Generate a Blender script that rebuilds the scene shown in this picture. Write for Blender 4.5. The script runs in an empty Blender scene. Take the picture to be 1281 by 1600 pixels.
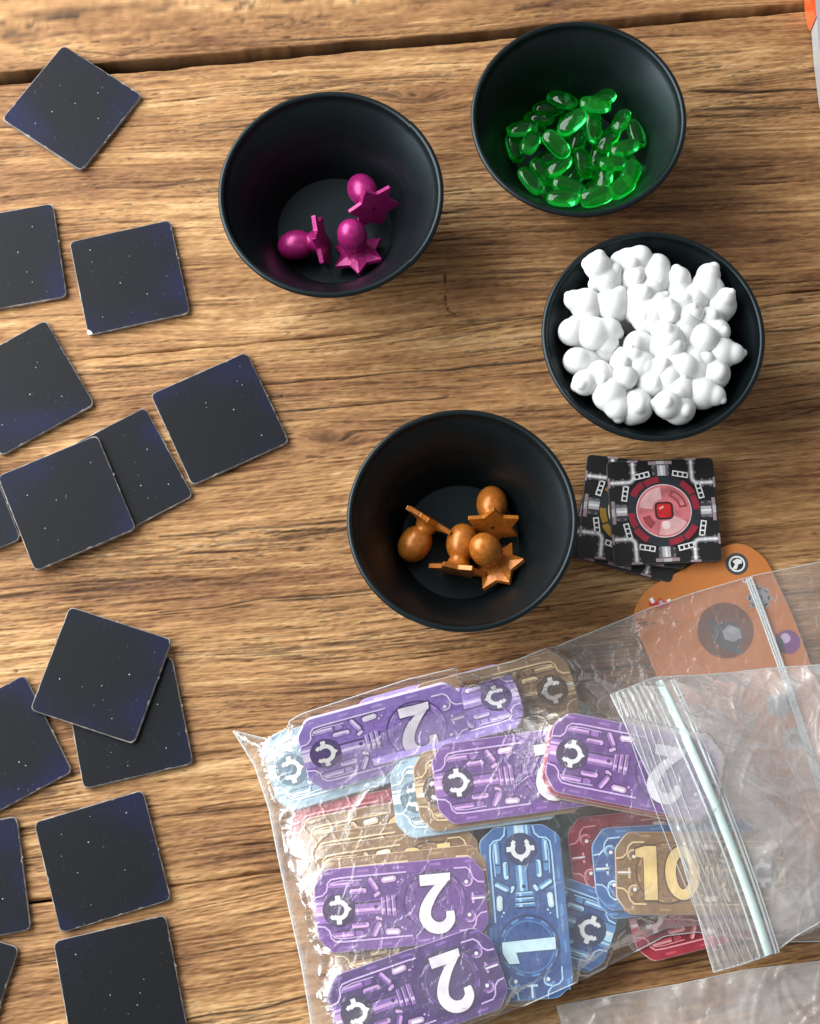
import bpy, bmesh, math, random
import numpy as np
from mathutils import Vector, Matrix, Euler

random.seed(7)
RNG = np.random.default_rng(11)
SC = bpy.context.scene
COL = SC.collection
R_ = math.radians

# ------------------------------------------------------------------ camera, world, lamps, exposure
CAM_H, FOCAL, PITCH, ROLL = 0.85, 2700.0, 0.26642, -0.0184   # metres, pixels of the 1281x1600 photo, radians
cam_d = bpy.data.cameras.new('camera')
cam = bpy.data.objects.new('camera', cam_d)
COL.objects.link(cam)
cam.location = (0, 0, CAM_H)
cam.rotation_euler = (Matrix.Rotation(PITCH, 3, 'X') @ Matrix.Rotation(ROLL, 3, 'Z')).to_euler()
cam_d.sensor_fit = 'VERTICAL'
cam_d.sensor_height = 24.0
cam_d.lens = FOCAL / 1600 * 24.0
cam_d.clip_start = 0.02
cam_d.clip_end = 50
SC.camera = cam

W = bpy.data.worlds.new('World')
SC.world = W
W.use_nodes = True
W.node_tree.nodes['Background'].inputs[0].default_value = (0.97, 0.98, 1.0, 1)
W.node_tree.nodes['Background'].inputs[1].default_value = 0.36

def area_lamp(name, loc, target, sx, sy, power, color):
    d = bpy.data.lights.new(name, 'AREA')
    d.shape = 'RECTANGLE'; d.size = sx; d.size_y = sy; d.energy = power; d.color = color
    o = bpy.data.objects.new(name, d)
    COL.objects.link(o)
    o.location = loc
    o.rotation_euler = (Vector(target) - Vector(loc)).to_track_quat('-Z', 'Y').to_euler()
    return o
area_lamp('window_light', (-0.84, 0.56, 0.56), (0.0, 0.22, 0.0), 1.45, 1.10, 46.0, (0.97, 0.99, 1.0))

SC.view_settings.view_transform = 'Standard'
SC.view_settings.look = 'None'
SC.view_settings.exposure = 0.0
SC.view_settings.gamma = 1.0
SC.cycles.transparent_max_bounces = 32
SC.cycles.max_bounces = 16

# ------------------------------------------------------------------ survey: a photo pixel to its place at height z above the table
def at(u, v, z=0.0):
    u = u - 640.0; v = v - 800.0
    c, s = math.cos(ROLL), math.sin(ROLL)
    a = (c * u + s * v) / FOCAL; b = (-s * u + c * v) / FOCAL
    c, s = math.cos(PITCH), math.sin(PITCH)
    d = Vector((a, s - b * c, -c - b * s))
    t = (z - CAM_H) / d.z
    return Vector((d.x * t, d.y * t, z))

# ------------------------------------------------------------------ helpers
def thing(name, label, cat, loc=(0, 0, 0), rot=(0, 0, 0), group=None):
    o = bpy.data.objects.new(name, None)
    COL.objects.link(o)
    o.empty_display_size = 0.01
    o.location = loc; o.rotation_euler = rot
    tag(o, label, cat, group)
    return o

def tag(o, label=None, cat=None, group=None, kind=None):
    if label: o['label'] = label
    if cat: o['category'] = cat
    if group: o['group'] = group
    if kind: o['kind'] = kind

class MB:
    """collects polygons, links them as one mesh object"""
    def __init__(self):
        self.v = []; self.f = []; self.m = []; self.sm = []
    def add(self, vs, fs, m=0, smooth=False):
        k = len(self.v)
        self.v += [tuple(p) for p in vs]
        for f in fs:
            self.f.append(tuple(i + k for i in f)); self.m.append(m); self.sm.append(smooth)
    def poly(self, pts, z, m=0):
        self.add([(p[0], p[1], z) for p in pts], [tuple(range(len(pts)))], m)
    def quadstrip(self, A, B, z, m=0, closed=False):
        n = len(A)
        vs = [(p[0], p[1], z) for p in A] + [(p[0], p[1], z) for p in B]
        fs = [(i, i + 1, n + i + 1, n + i) for i in range(n - 1)]
        if closed: fs.append((n - 1, 0, n, 2 * n - 1))
        self.add(vs, fs, m)
    def ribbon(self, pts, w, z, m=0, closed=False):
        """flat line of width w (number or list) along 2D points"""
        n = len(pts); A = []; B = []
        P = [Vector((p[0], p[1])) for p in pts]
        for i in range(n):
            if closed: a, b = P[i - 1], P[(i + 1) % n]
            else: a, b = P[max(i - 1, 0)], P[min(i + 1, n - 1)]
            d = (b - a).normalized(); nn = Vector((-d.y, d.x))
            h = (w[i] if isinstance(w, (list, tuple)) else w) / 2
            A.append(P[i] + nn * h); B.append(P[i] - nn * h)
        self.quadstrip(B, A, z, m, closed)
    def disc(self, cx, cy, r, z, m=0, n=32):
        self.poly([(cx + r * math.cos(2 * math.pi * i / n), cy + r * math.sin(2 * math.pi * i / n)) for i in range(n)], z, m)
    def rect(self, cx, cy, w, h, z, m=0, ang=0):
        c, s = math.cos(R_(ang)), math.sin(R_(ang))
        self.poly([(cx + x * c - y * s, cy + x * s + y * c) for x, y in ((-w/2, -h/2), (w/2, -h/2), (w/2, h/2), (-w/2, h/2))], z, m)
    def capsule(self, cx, cy, w, h, z, m=0, ang=0, n=6):
        """stadium of length w and thickness h"""
        c, s = math.cos(R_(ang)), math.sin(R_(ang)); r = h / 2; L = max(w / 2 - r, 0)
        pts = [(L + r * math.cos(a), r * math.sin(a)) for a in [(-math.pi/2 + math.pi * i / n) for i in range(n + 1)]]
        pts += [(-L + r * math.cos(a), r * math.sin(a)) for a in [(math.pi/2 + math.pi * i / n) for i in range(n + 1)]]
        self.poly([(cx + x * c - y * s, cy + x * s + y * c) for x, y in pts], z, m)
    def arc(self, cx, cy, r0, r1, a0, a1, z, m=0, n=16):
        A = []; B = []
        for i in range(n + 1):
            a = R_(a0 + (a1 - a0) * i / n)
            A.append((cx + r0 * math.cos(a), cy + r0 * math.sin(a))); B.append((cx + r1 * math.cos(a), cy + r1 * math.sin(a)))
        self.quadstrip(B, A, z, m)
    def slab(self, pts, z0, z1, bev=0.0, m_top=0, m_side=0):
        """extruded outline with a chamfered upper edge"""
        n = len(pts)
        P = [Vector((p[0], p[1])) for p in pts]
        ins = []
        for i in range(n):
            a, b, c = P[i - 1], P[i], P[(i + 1) % n]
            d1 = (b - a).normalized(); d2 = (c - b).normalized()
            n1 = Vector((-d1.y, d1.x)); n2 = Vector((-d2.y, d2.x))
            q = (n1 + n2); q = q / max(q.length_squared, 1e-6) * 2
            ins.append(b + q * bev)
        rings = [[(p.x, p.y, z0) for p in P], [(p.x, p.y, z1 - bev) for p in P], [(p.x, p.y, z1) for p in ins]]
        vs = sum(rings, [])
        fs = []
        for k in range(2):
            for i in range(n):
                j = (i + 1) % n
                fs.append((k*n + i, k*n + j, (k+1)*n + j, (k+1)*n + i))
        self.add(vs, fs, m_side)
        self.add(rings[2], [tuple(range(n))], m_top)
        self.add(rings[0], [tuple(reversed(range(n)))], m_side)
    def lathe(self, prof, n=48, m=0, smooth=True, cap0=False, cap1=False):
        vs = []
        for r, z in prof:
            for i in range(n):
                a = 2 * math.pi * i / n
                vs.append((r * math.cos(a), r * math.sin(a), z))
        fs = []
        for k in range(len(prof) - 1):
            for i in range(n):
                j = (i + 1) % n
                fs.append((k*n + i, k*n + j, (k+1)*n + j, (k+1)*n + i))
        self.add(vs, fs, m, smooth)
        if cap0: self.add(vs[:n], [tuple(reversed(range(n)))], m)
        if cap1: self.add(vs[-n:], [tuple(range(n))], m)
    def mesh(self, name, mats):
        me = bpy.data.meshes.new(name)
        me.from_pydata(self.v, [], self.f)
        for mt in mats: me.materials.append(mt)
        me.polygons.foreach_set('material_index', self.m)
        me.polygons.foreach_set('use_smooth', self.sm)
        me.update()
        return me
    def build(self, name, mats, parent=None, loc=None):
        if not isinstance(mats, (list, tuple)): mats = [mats]
        return link(name, self.mesh(name, mats), parent, loc)

def link(name, me, parent=None, loc=None):
    o = bpy.data.objects.new(name, me)
    COL.objects.link(o)
    if parent: o.parent = parent
    if loc is not None: o.location = loc
    return o

def round_poly(pts, r, n=5):
    out = []; N = len(pts)
    P = [Vector((p[0], p[1])) for p in pts]
    for i in range(N):
        a, b, c = P[i - 1], P[i], P[(i + 1) % N]
        d1 = (a - b); d2 = (c - b)
        rr = r[i] if isinstance(r, (list, tuple)) else r
        k = min(rr, d1.length * .49, d2.length * .49)
        p0 = b + d1.normalized() * k; p1 = b + d2.normalized() * k
        for j in range(n + 1):
            t = j / n
            out.append(p0 * (1-t)**2 + b * 2*t*(1-t) + p1 * t**2)
    return out

def grid_mesh(name, V, mats, smooth=True):
    """V: (ny, nx, 3) array"""
    ny, nx, _ = V.shape
    me = bpy.data.meshes.new(name)
    idx = np.arange(ny * nx).reshape(ny, nx)
    q = np.stack([idx[:-1, :-1], idx[:-1, 1:], idx[1:, 1:], idx[1:, :-1]], -1).reshape(-1, 4)
    me.vertices.add(ny * nx); me.vertices.foreach_set('co', V.reshape(-1).astype(np.float32))
    me.loops.add(q.size); me.loops.foreach_set('vertex_index', q.reshape(-1).astype(np.int32))
    me.polygons.add(len(q))
    me.polygons.foreach_set('loop_start', np.arange(0, q.size, 4, dtype=np.int32))
    me.polygons.foreach_set('loop_total', np.full(len(q), 4, dtype=np.int32))
    me.polygons.foreach_set('use_smooth', np.full(len(q), smooth))
    me.update(calc_edges=True)
    for m in mats: me.materials.append(m)
    return me

# ------------------------------------------------------------------ materials
def newmat(name):
    m = bpy.data.materials.new(name); m.use_nodes = True
    nt = m.node_tree
    return m, nt, nt.nodes['Principled BSDF'], nt.nodes, nt.links

def N(nodes, typ, **kw):
    n = nodes.new(typ)
    for k, v in kw.items():
        if k.startswith('i_'):
            key = k[2:]
            key = int(key) if key.isdigit() else key.replace('_', ' ')
            n.inputs[key].default_value = v
        else: setattr(n, k, v)
    return n

def ramp(nodes, stops):
    r = nodes.new('ShaderNodeValToRGB'); e = r.color_ramp.elements
    while len(e) < len(stops): e.new(0.5)
    for q, (p, c) in zip(e, stops):
        q.position = p; q.color = (*c, 1) if len(c) == 3 else c
    return r

def mottled(name, base, rough=.5, var=.25, scale=120.0, metallic=0.0, bump=0.0, bump_scale=900.0, spec=.5, coat=0.0):
    """a colour with soft irregular variation and a fine surface grain"""
    m, nt, b, nd, lk = newmat(name)
    tc = N(nd, 'ShaderNodeTexCoord')
    nz = N(nd, 'ShaderNodeTexNoise', i_Scale=scale, i_Detail=4.0, i_Roughness=.6)
    oi = N(nd, 'ShaderNodeObjectInfo'); ov = N(nd, 'ShaderNodeVectorMath', operation='ADD')
    lk.new(tc.outputs['Object'], ov.inputs[0]); lk.new(oi.outputs['Random'], ov.inputs[1]); lk.new(ov.outputs[0], nz.inputs['Vector'])
    lo = tuple(max(c * (1 - var), 0) for c in base); hi = tuple(min(c * (1 + var), 1) for c in base)
    r = ramp(nd, [(.3, lo), (.7, hi)])
    lk.new(nz.outputs['Fac'], r.inputs['Fac']); lk.new(r.outputs['Color'], b.inputs['Base Color'])
    b.inputs['Roughness'].default_value = rough; b.inputs['Metallic'].default_value = metallic
    b.inputs['Specular IOR Level'].default_value = spec
    b.inputs['Coat Weight'].default_value = coat
    if bump:
        n2 = N(nd, 'ShaderNodeTexNoise', i_Scale=bump_scale, i_Detail=2.0)
        lk.new(tc.outputs['Object'], n2.inputs['Vector'])
        bp = N(nd, 'ShaderNodeBump', i_Strength=bump, i_Distance=.0003)
        lk.new(n2.outputs['Fac'], bp.inputs['Height']); lk.new(bp.outputs['Normal'], b.inputs['Normal'])
    return m

def wood_material():
    m, nt, b, nd, lk = newmat('weathered_wood')
    tone = N(nd, 'ShaderNodeAttribute', attribute_name='tone')
    groove = N(nd, 'ShaderNodeAttribute', attribute_name='groove')
    tc = N(nd, 'ShaderNodeTexCoord')
    mp = N(nd, 'ShaderNodeMapping'); mp.inputs['Scale'].default_value = (120, 2900, 1500)
    lk.new(tc.outputs['Object'], mp.inputs['Vector'])
    fine = N(nd, 'ShaderNodeTexNoise', i_Scale=1.0, i_Detail=3.0, i_Roughness=.6)
    lk.new(mp.outputs['Vector'], fine.inputs['Vector'])
    mx = N(nd, 'ShaderNodeMath', operation='MULTIPLY_ADD'); mx.inputs[1].default_value = .58
    off = N(nd, 'ShaderNodeMath', operation='SUBTRACT'); off.inputs[1].default_value = .5
    lk.new(fine.outputs['Fac'], off.inputs[0]); lk.new(off.outputs[0], mx.inputs[0]); lk.new(tone.outputs['Fac'], mx.inputs[2])
    r = ramp(nd, [(0.0, (.070, .028, .010)), (.28, (.150, .066, .025)), (.52, (.258, .126, .048)), (.78, (.385, .208, .083)), (1.0, (.54, .335, .155))])
    lk.new(mx.outputs[0], r.inputs['Fac'])
    mix = N(nd, 'ShaderNodeMix', data_type='RGBA'); mix.inputs[7].default_value = (.014, .0060, .0032, 1)
    lk.new(groove.outputs['Fac'], mix.inputs[0]); lk.new(r.outputs['Color'], mix.inputs[6])
    lk.new(mix.outputs[2], b.inputs['Base Color'])
    b.inputs['Roughness'].default_value = .62
    b.inputs['Specular IOR Level'].default_value = .28
    bp = N(nd, 'ShaderNodeBump', i_Strength=.55, i_Distance=.0004)
    lk.new(fine.outputs['Fac'], bp.inputs['Height']); lk.new(bp.outputs['Normal'], b.inputs['Normal'])
    return m

def tile_face_material():
    m, nt, b, nd, lk = newmat('night_sky_print')
    tc = N(nd, 'ShaderNodeTexCoord'); oi = N(nd, 'ShaderNodeObjectInfo')
    sh = N(nd, 'ShaderNodeVectorMath', operation='MULTIPLY_ADD')
    cmb = N(nd, 'ShaderNodeCombineXYZ')
    mul = N(nd, 'ShaderNodeMath', operation='MULTIPLY'); mul.inputs[1].default_value = 7.0
    lk.new(oi.outputs['Random'], mul.inputs[0]); lk.new(mul.outputs[0], cmb.inputs[2]); lk.new(mul.outputs[0], cmb.inputs[0])
    sh.inputs[1].default_value = (1, 1, 1)
    lk.new(tc.outputs['Object'], sh.inputs[0]); lk.new(cmb.outputs[0], sh.inputs[2])
    nz = N(nd, 'ShaderNodeTexNoise', i_Scale=21.0, i_Detail=2.0, i_Roughness=.45)
    lk.new(sh.outputs[0], nz.inputs['Vector'])
    # more blue toward the borders of the print
    ln = N(nd, 'ShaderNodeVectorMath', operation='LENGTH'); lk.new(tc.outputs['Object'], ln.inputs[0])
    mr = N(nd, 'ShaderNodeMapRange'); mr.inputs[1].default_value = .012; mr.inputs[2].default_value = .042; mr.inputs[3].default_value = -.16; mr.inputs[4].default_value = .17
    lk.new(ln.outputs['Value'], mr.inputs[0])
    ad = N(nd, 'ShaderNodeMath', operation='ADD'); lk.new(nz.outputs['Fac'], ad.inputs[0]); lk.new(mr.outputs[0], ad.inputs[1])
    r = ramp(nd, [(.40, (.0050, .0057, .0066)), (.58, (.0054, .0064, .0130)), (.76, (.0070, .0085, .0340))])
    lk.new(ad.outputs[0], r.inputs['Fac'])
    st = N(nd, 'ShaderNodeTexNoise', i_Scale=620.0, i_Detail=1.0); lk.new(sh.outputs[0], st.inputs['Vector'])
    sr = ramp(nd, [(.72, (0, 0, 0)), (.80, (.028, .03, .04))]); lk.new(st.outputs['Fac'], sr.inputs['Fac'])
    addc = N(nd, 'ShaderNodeMix', data_type='RGBA', blend_type='ADD'); addc.inputs[0].default_value = 1
    lk.new(r.outputs['Color'], addc.inputs[6]); lk.new(sr.outputs['Color'], addc.inputs[7])
    lk.new(addc.outputs[2], b.inputs['Base Color'])
    b.inputs['Roughness'].default_value = .52
    b.inputs['Specular IOR Level'].default_value = .15
    mp = N(nd, 'ShaderNodeMapping'); mp.inputs['Scale'].default_value = (1, .28, 1); mp.inputs['Rotation'].default_value = (0, 0, .9)
    lk.new(sh.outputs[0], mp.inputs['Vector'])
    g = N(nd, 'ShaderNodeTexNoise', i_Scale=900.0, i_Detail=2.0); lk.new(mp.outputs['Vector'], g.inputs['Vector'])
    bp = N(nd, 'ShaderNodeBump', i_Strength=.14, i_Distance=.0003)
    lk.new(g.outputs['Fac'], bp.inputs['Height']); lk.new(bp.outputs['Normal'], b.inputs['Normal'])
    return m

def worn_edge_material(name, worn, printed):
    m, nt, b, nd, lk = newmat(name)
    tc = N(nd, 'ShaderNodeTexCoord'); oi = N(nd, 'ShaderNodeObjectInfo')
    av = N(nd, 'ShaderNodeVectorMath', operation='ADD'); lk.new(tc.outputs['Object'], av.inputs[0])
    lk.new(oi.outputs['Random'], av.inputs[1])
    nz = N(nd, 'ShaderNodeTexNoise', i_Scale=110.0, i_Detail=5.0, i_Roughness=.7); lk.new(av.outputs[0], nz.inputs['Vector'])
    r = ramp(nd, [(.32, tuple(.82 * c + .18 * a for a, c in zip(worn, printed))), (.54, tuple(.42 * a + .58 * c for a, c in zip(worn, printed))), (.72, worn)])
    lk.new(nz.outputs['Fac'], r.inputs['Fac']); lk.new(r.outputs['Color'], b.inputs['Base Color'])
    b.inputs['Roughness'].default_value = .8; b.inputs['Specular IOR Level'].default_value = .2
    return m

def film_material(name, veil, seed, tint=(.965, .965, .97)):
    """clear polythene: mostly transparent, a thin milky veil, sharp glints on the creases"""
    m, nt, b, nd, lk = newmat(name)
    nd.remove(b)
    out = nd['Material Output']
    tc = N(nd, 'ShaderNodeTexCoord')
    mp = N(nd, 'ShaderNodeMapping'); mp.inputs['Location'].default_value = (seed, seed * .7, 0); mp.inputs['Scale'].default_value = (1, 1, .2)
    lk.new(tc.outputs['Object'], mp.inputs['Vector'])
    n1 = N(nd, 'ShaderNodeTexNoise', i_Scale=38.0, i_Detail=5.0, i_Roughness=.62, i_Distortion=.6); lk.new(mp.outputs['Vector'], n1.inputs['Vector'])
    vr = N(nd, 'ShaderNodeMapRange'); vr.inputs[1].default_value = .30; vr.inputs[2].default_value = .72; vr.inputs[3].default_value = veil * .45; vr.inputs[4].default_value = veil * 1.6
    lk.new(n1.outputs['Fac'], vr.inputs[0])
    n2 = N(nd, 'ShaderNodeTexNoise', i_Scale=160.0, i_Detail=4.0, i_Roughness=.6, i_Distortion=1.2); lk.new(mp.outputs['Vector'], n2.inputs['Vector'])
    wv = N(nd, 'ShaderNodeVectorMath', operation='MULTIPLY_ADD'); wv.inputs[1].default_value = (.012, .012, .012)
    lk.new(n1.outputs['Color'], wv.inputs[0]); lk.new(mp.outputs['Vector'], wv.inputs[2])
    vo = N(nd, 'ShaderNodeTexVoronoi', feature='DISTANCE_TO_EDGE', i_Scale=95.0); lk.new(wv.outputs[0], vo.inputs['Vector'])
    vm = N(nd, 'ShaderNodeMapRange'); vm.inputs[1].default_value = 0; vm.inputs[2].default_value = .10; vm.inputs[3].default_value = 1; vm.inputs[4].default_value = 0
    lk.new(vo.outputs['Distance'], vm.inputs[0])
    vs_ = N(nd, 'ShaderNodeMath', operation='MULTIPLY'); lk.new(vm.outputs[0], vs_.inputs[0]); lk.new(n1.outputs['Fac'], vs_.inputs[1])
    hh = N(nd, 'ShaderNodeMath', operation='ADD'); lk.new(vs_.outputs[0], hh.inputs[0]); lk.new(n2.outputs['Fac'], hh.inputs[1])
    bp = N(nd, 'ShaderNodeBump', i_Strength=.5, i_Distance=.0011); lk.new(hh.outputs[0], bp.inputs['Height'])
    tr = N(nd, 'ShaderNodeBsdfTransparent'); tr.inputs[0].default_value = (*tint, 1)
    df = N(nd, 'ShaderNodeBsdfDiffuse'); df.inputs[0].default_value = (.95, .93, .91, 1)
    tl = N(nd, 'ShaderNodeBsdfTranslucent'); tl.inputs[0].default_value = (.93, .93, .92, 1)
    dm = N(nd, 'ShaderNodeMixShader'); dm.inputs[0].default_value = .45; lk.new(df.outputs[0], dm.inputs[1]); lk.new(tl.outputs[0], dm.inputs[2])
    bm = N(nd, 'ShaderNodeMixShader'); lk.new(vr.outputs[0], bm.inputs[0]); lk.new(tr.outputs[0], bm.inputs[1]); lk.new(dm.outputs[0], bm.inputs[2])
    gl = N(nd, 'ShaderNodeBsdfGlossy', i_Roughness=.29); gl.inputs[0].default_value = (1, 1, 1, 1); lk.new(bp.outputs[0], gl.inputs['Normal'])
    fr = N(nd, 'ShaderNodeFresnel', i_IOR=1.5); lk.new(bp.outputs[0], fr.inputs['Normal'])
    mr = N(nd, 'ShaderNodeMapRange'); mr.inputs[1].default_value = 0; mr.inputs[2].default_value = 1; mr.inputs[3].default_value = .035; mr.inputs[4].default_value = .6
    lk.new(fr.outputs[0], mr.inputs[0])
    om = N(nd, 'ShaderNodeMixShader'); lk.new(mr.outputs[0], om.inputs[0]); lk.new(bm.outputs[0], om.inputs[1]); lk.new(gl.outputs[0], om.inputs[2])
    lk.new(om.outputs[0], out.inputs['Surface'])
    return m

def gem_material():
    m, nt, b, nd, lk = newmat('green_glass')
    b.inputs['Base Color'].default_value = (.05, .80, .17, 1)
    b.inputs['Transmission Weight'].default_value = 1.0
    b.inputs['Roughness'].default_value = .06; b.inputs['IOR'].default_value = 1.5
    tc = N(nd, 'ShaderNodeTexCoord'); nz = N(nd, 'ShaderNodeTexNoise', i_Scale=240.0, i_Detail=2.0); lk.new(tc.outputs['Object'], nz.inputs['Vector'])
    bp = N(nd, 'ShaderNodeBump', i_Strength=.12, i_Distance=.0006); lk.new(nz.outputs['Fac'], bp.inputs['Height']); lk.new(bp.outputs[0], b.inputs['Normal'])
    tl = N(nd, 'ShaderNodeBsdfTranslucent'); tl.inputs[0].default_value = (.03, .88, .14, 1)
    mx = N(nd, 'ShaderNodeMixShader'); mx.inputs[0].default_value = .30
    lk.new(b.outputs[0], mx.inputs[1]); lk.new(tl.outputs[0], mx.inputs[2])
    lk.new(mx.outputs[0], nd['Material Output'].inputs['Surface'])
    return m

M = {}
M['wood'] = wood_material()
M['underboard'] = mottled('dark_underboard', (.018, .010, .007), .8)
M['bowl'] = mottled('matte_black_glaze', (.0030, .0050, .0058), .37, var=.3, scale=60, bump=.07, bump_scale=1500, spec=.36)
M['bowl'].node_tree.nodes['Principled BSDF'].inputs['Specular Tint'].default_value = (.72, .92, 1, 1)
M['face'] = tile_face_material()
M['edge'] = worn_edge_material('worn_card_edge', (.46, .42, .37), (.035, .033, .040))
M['star'] = mottled('white_star_print', (.42, .42, .43), .6)
M['magenta'] = mottled('magenta_pearl_paint', (.350, .014, .150), .33, var=.25, scale=420, metallic=.25, bump=.18, bump_scale=900)
M['magenta_dark'] = mottled('magenta_hole_shade', (.06, .003, .03), .6)
M['bronze'] = mottled('bronze_pearl_paint', (.440, .140, .017), .33, var=.28, scale=420, metallic=.25, bump=.18, bump_scale=900)
M['bronze_dark'] = mottled('bronze_hole_shade', (.05, .015, .004), .6)
M['white'] = mottled('white_satin_paint', (.69, .70, .69), .45, var=.03, scale=200, bump=.10, bump_scale=700)
M['gem'] = gem_material()

# ------------------------------------------------------------------ the table: weathered planks with real relief
def blur_noise(shape, sy, sx, rng):
    """unit-variance noise smoothed by sy rows and sx columns"""
    a = rng.standard_normal(shape).astype(np.float32)
    F = np.fft.rfft2(a)
    fy = np.fft.fftfreq(shape[0])[:, None]; fx = np.fft.rfftfreq(shape[1])[None, :]
    F *= np.exp(-2 * np.pi**2 * ((fy * sy)**2 + (fx * sx)**2))
    a = np.fft.irfft2(F, s=shape)
    return ((a - a.mean()) / a.std()).astype(np.float32)

WX0, WX1, WDX = -0.46, 0.46, 0.001
WY0, WY1, WDY = -0.32, 0.86, 0.0003
WS = (int((WY1 - WY0) / WDY), int((WX1 - WX0) / WDX))
def _f(ymm, xmm): return blur_noise(WS, ymm / 1000 / WDY, xmm / 1000 / WDX, RNG)
F_band = .60 * _f(4.5, 130) + .52 * _f(1.3, 70) + .42 * _f(.55, 32)
F_band /= F_band.std()
F_fibre = .65 * _f(.30, 12) + .55 * _f(.55, 6); F_fibre /= F_fibre.std()
F_dash = _f(.27, 2.2)
F_line = _f(.24, 20)
F_line2 = _f(.24, 7)
F_grit = _f(.24, 1.3)
F_dens = _f(5.0, 28)
F_split = _f(.30, 16)
F_patch = _f(8, 34)
F_und = _f(2.2, 7)
F_warp = _f(16, 60)

def wsample(F, x, y):
    j = np.clip(((x - WX0) / WDX), 0, WS[1] - 1.001); i = np.clip(((y - WY0) / WDY), 0, WS[0] - 1.001)
    j0 = j.astype(int); i0 = i.astype(int); a = (j - j0).astype(np.float32); b = (i - i0).astype(np.float32)
    return (F[i0, j0] * (1-a) + F[i0, j0+1] * a) * (1-b) + (F[i0+1, j0] * (1-a) + F[i0+1, j0+1] * a) * b

def sstep(x, a, b):
    t = np.clip((x - a) / (b - a), 0, 1); return t * t * (3 - 2 * t)

# long cracks and dark seams read off the photo (pixels), width in mm, strength
CRACKS = [
    ([(395, 602), (560, 588), (700, 576), (870, 560)], .9, 1.0), ([(430, 643), (560, 632), (700, 620)], .8, 1.0),
    ([(250, 838), (380, 826), (540, 814)], .7, .8), ([(250, 957), (400, 938), (590, 920)], .9, .9), ([(330, 852), (470, 838), (540, 828)], .6, .7),
    ([(693, 425), (697, 452), (694, 470), (700, 484), (712, 489)], .7, 1.0), ([(640, 425), (700, 418), (860, 405)], .6, .7),
    ([(1195, 517), (1281, 508)], .9, .9), ([(1195, 572), (1281, 561)], .9, .8), ([(1168, 637), (1220, 630), (1290, 620)], 1.0, 1.0),
    ([(1115, 670), (1200, 655), (1290, 640)], .8, .8), ([(1120, 765), (1200, 750), (1290, 732)], .7, .7),
    ([(1080, 140), (1180, 141), (1281, 138)], 1.1, 1.0), ([(1080, 172), (1160, 168), (1250, 166)], .9, .9), ([(1075, 208), (1281, 200)], .7, .8),
    ([(275, 1422), (380, 1405), (440, 1392)], .7, .7), ([(268, 1500), (350, 1488), (455, 1466)], .7, .8), ([(285, 1548), (390, 1530), (470, 1512)], .6, .7),
    ([(290, 1592), (390, 1578), (480, 1556)], .8, .9), ([(870, 1526), (1000, 1498), (1110, 1470)], .9, 1.0), ([(880, 1550), (1000, 1520), (1110, 1498)], .7, .8),
    ([(920, 1505), (1020, 1478), (1090, 1470)], .7, .9), ([(0, 590), (70, 585)], .6, .6), ([(120, 540), (230, 536), (330, 528)], .8, .9), ([(160, 575), (235, 570), (300, 562)], .7, .8),
    ([(0, 230), (60, 228), (130, 290), (220, 300)], .3, .3), ([(150, 292), (250, 290), (330, 280)], .7, .8), ([(220, 225), (300, 214), (370, 195)], .6, .6),
    ([(120, 78), (190, 84), (260, 62)], .6, .7), ([(190, 70), (240, 55), (330, 40)], .5, .6), ([(300, 420), (350, 417)], .6, .8), ([(300, 470), (400, 466)], .6, .8),
    ([(690, 300), (735, 295)], .8, .8), ([(560, 1010), (640, 1005), (760, 1000)], .6, .7), ([(400, 1050), (560, 1030), (760, 1010)], .5, .6),
    ([(0, 930), (120, 915), (260, 905)], .6, .7), ([(310, 1180), (360, 1174)], .6, .8), ([(310, 1265), (410, 1250)], .8, .9), ([(320, 1310), (420, 1296)], .7, .8),
]
CRACK_W = [([at(*p).xy for p in pl], w / 1000, k) for pl, w, k in CRACKS]
KNOTS = [(at(655, 150), .030, .010, -.55), (at(520, 683), .016, .006, -.45)]
STAINS = [(at(428, 888), .006, .0012, .25), (at(520, 683), .013, .0035, .45), (at(655, 152), .022, .008, .28), (at(1270, 60), .02, .01, .1)]
PITS = [at(440, 618), at(25, 1048), at(855, 948), at(960, 1425)]

def line_fn(p, q):
    a, b = at(*p), at(*q); k = (b.y - a.y) / (b.x - a.x)
    return lambda x: a.y + k * (x - a.x)
UP_GAP_HI = line_fn((0, 110), (1255, 2))
UP_GAP_LO = line_fn((0, 129), (1255, 15))
MID_SEAM = line_fn((240, 549), (880, 489))
LOW_SEAM = line_fn((50, 1410), (440, 1361))

def axis_steps(a, b, va, vb, fine, coarse):
    """positions from a to b, fine inside [va, vb]"""
    out = [a]
    while out[-1] < b - 1e-6:
        p = out[-1]; d = max(va - p, p - vb, 0)
        out.append(min(b, p + min(coarse, fine + d * .12)))
    return np.array(out)

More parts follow.
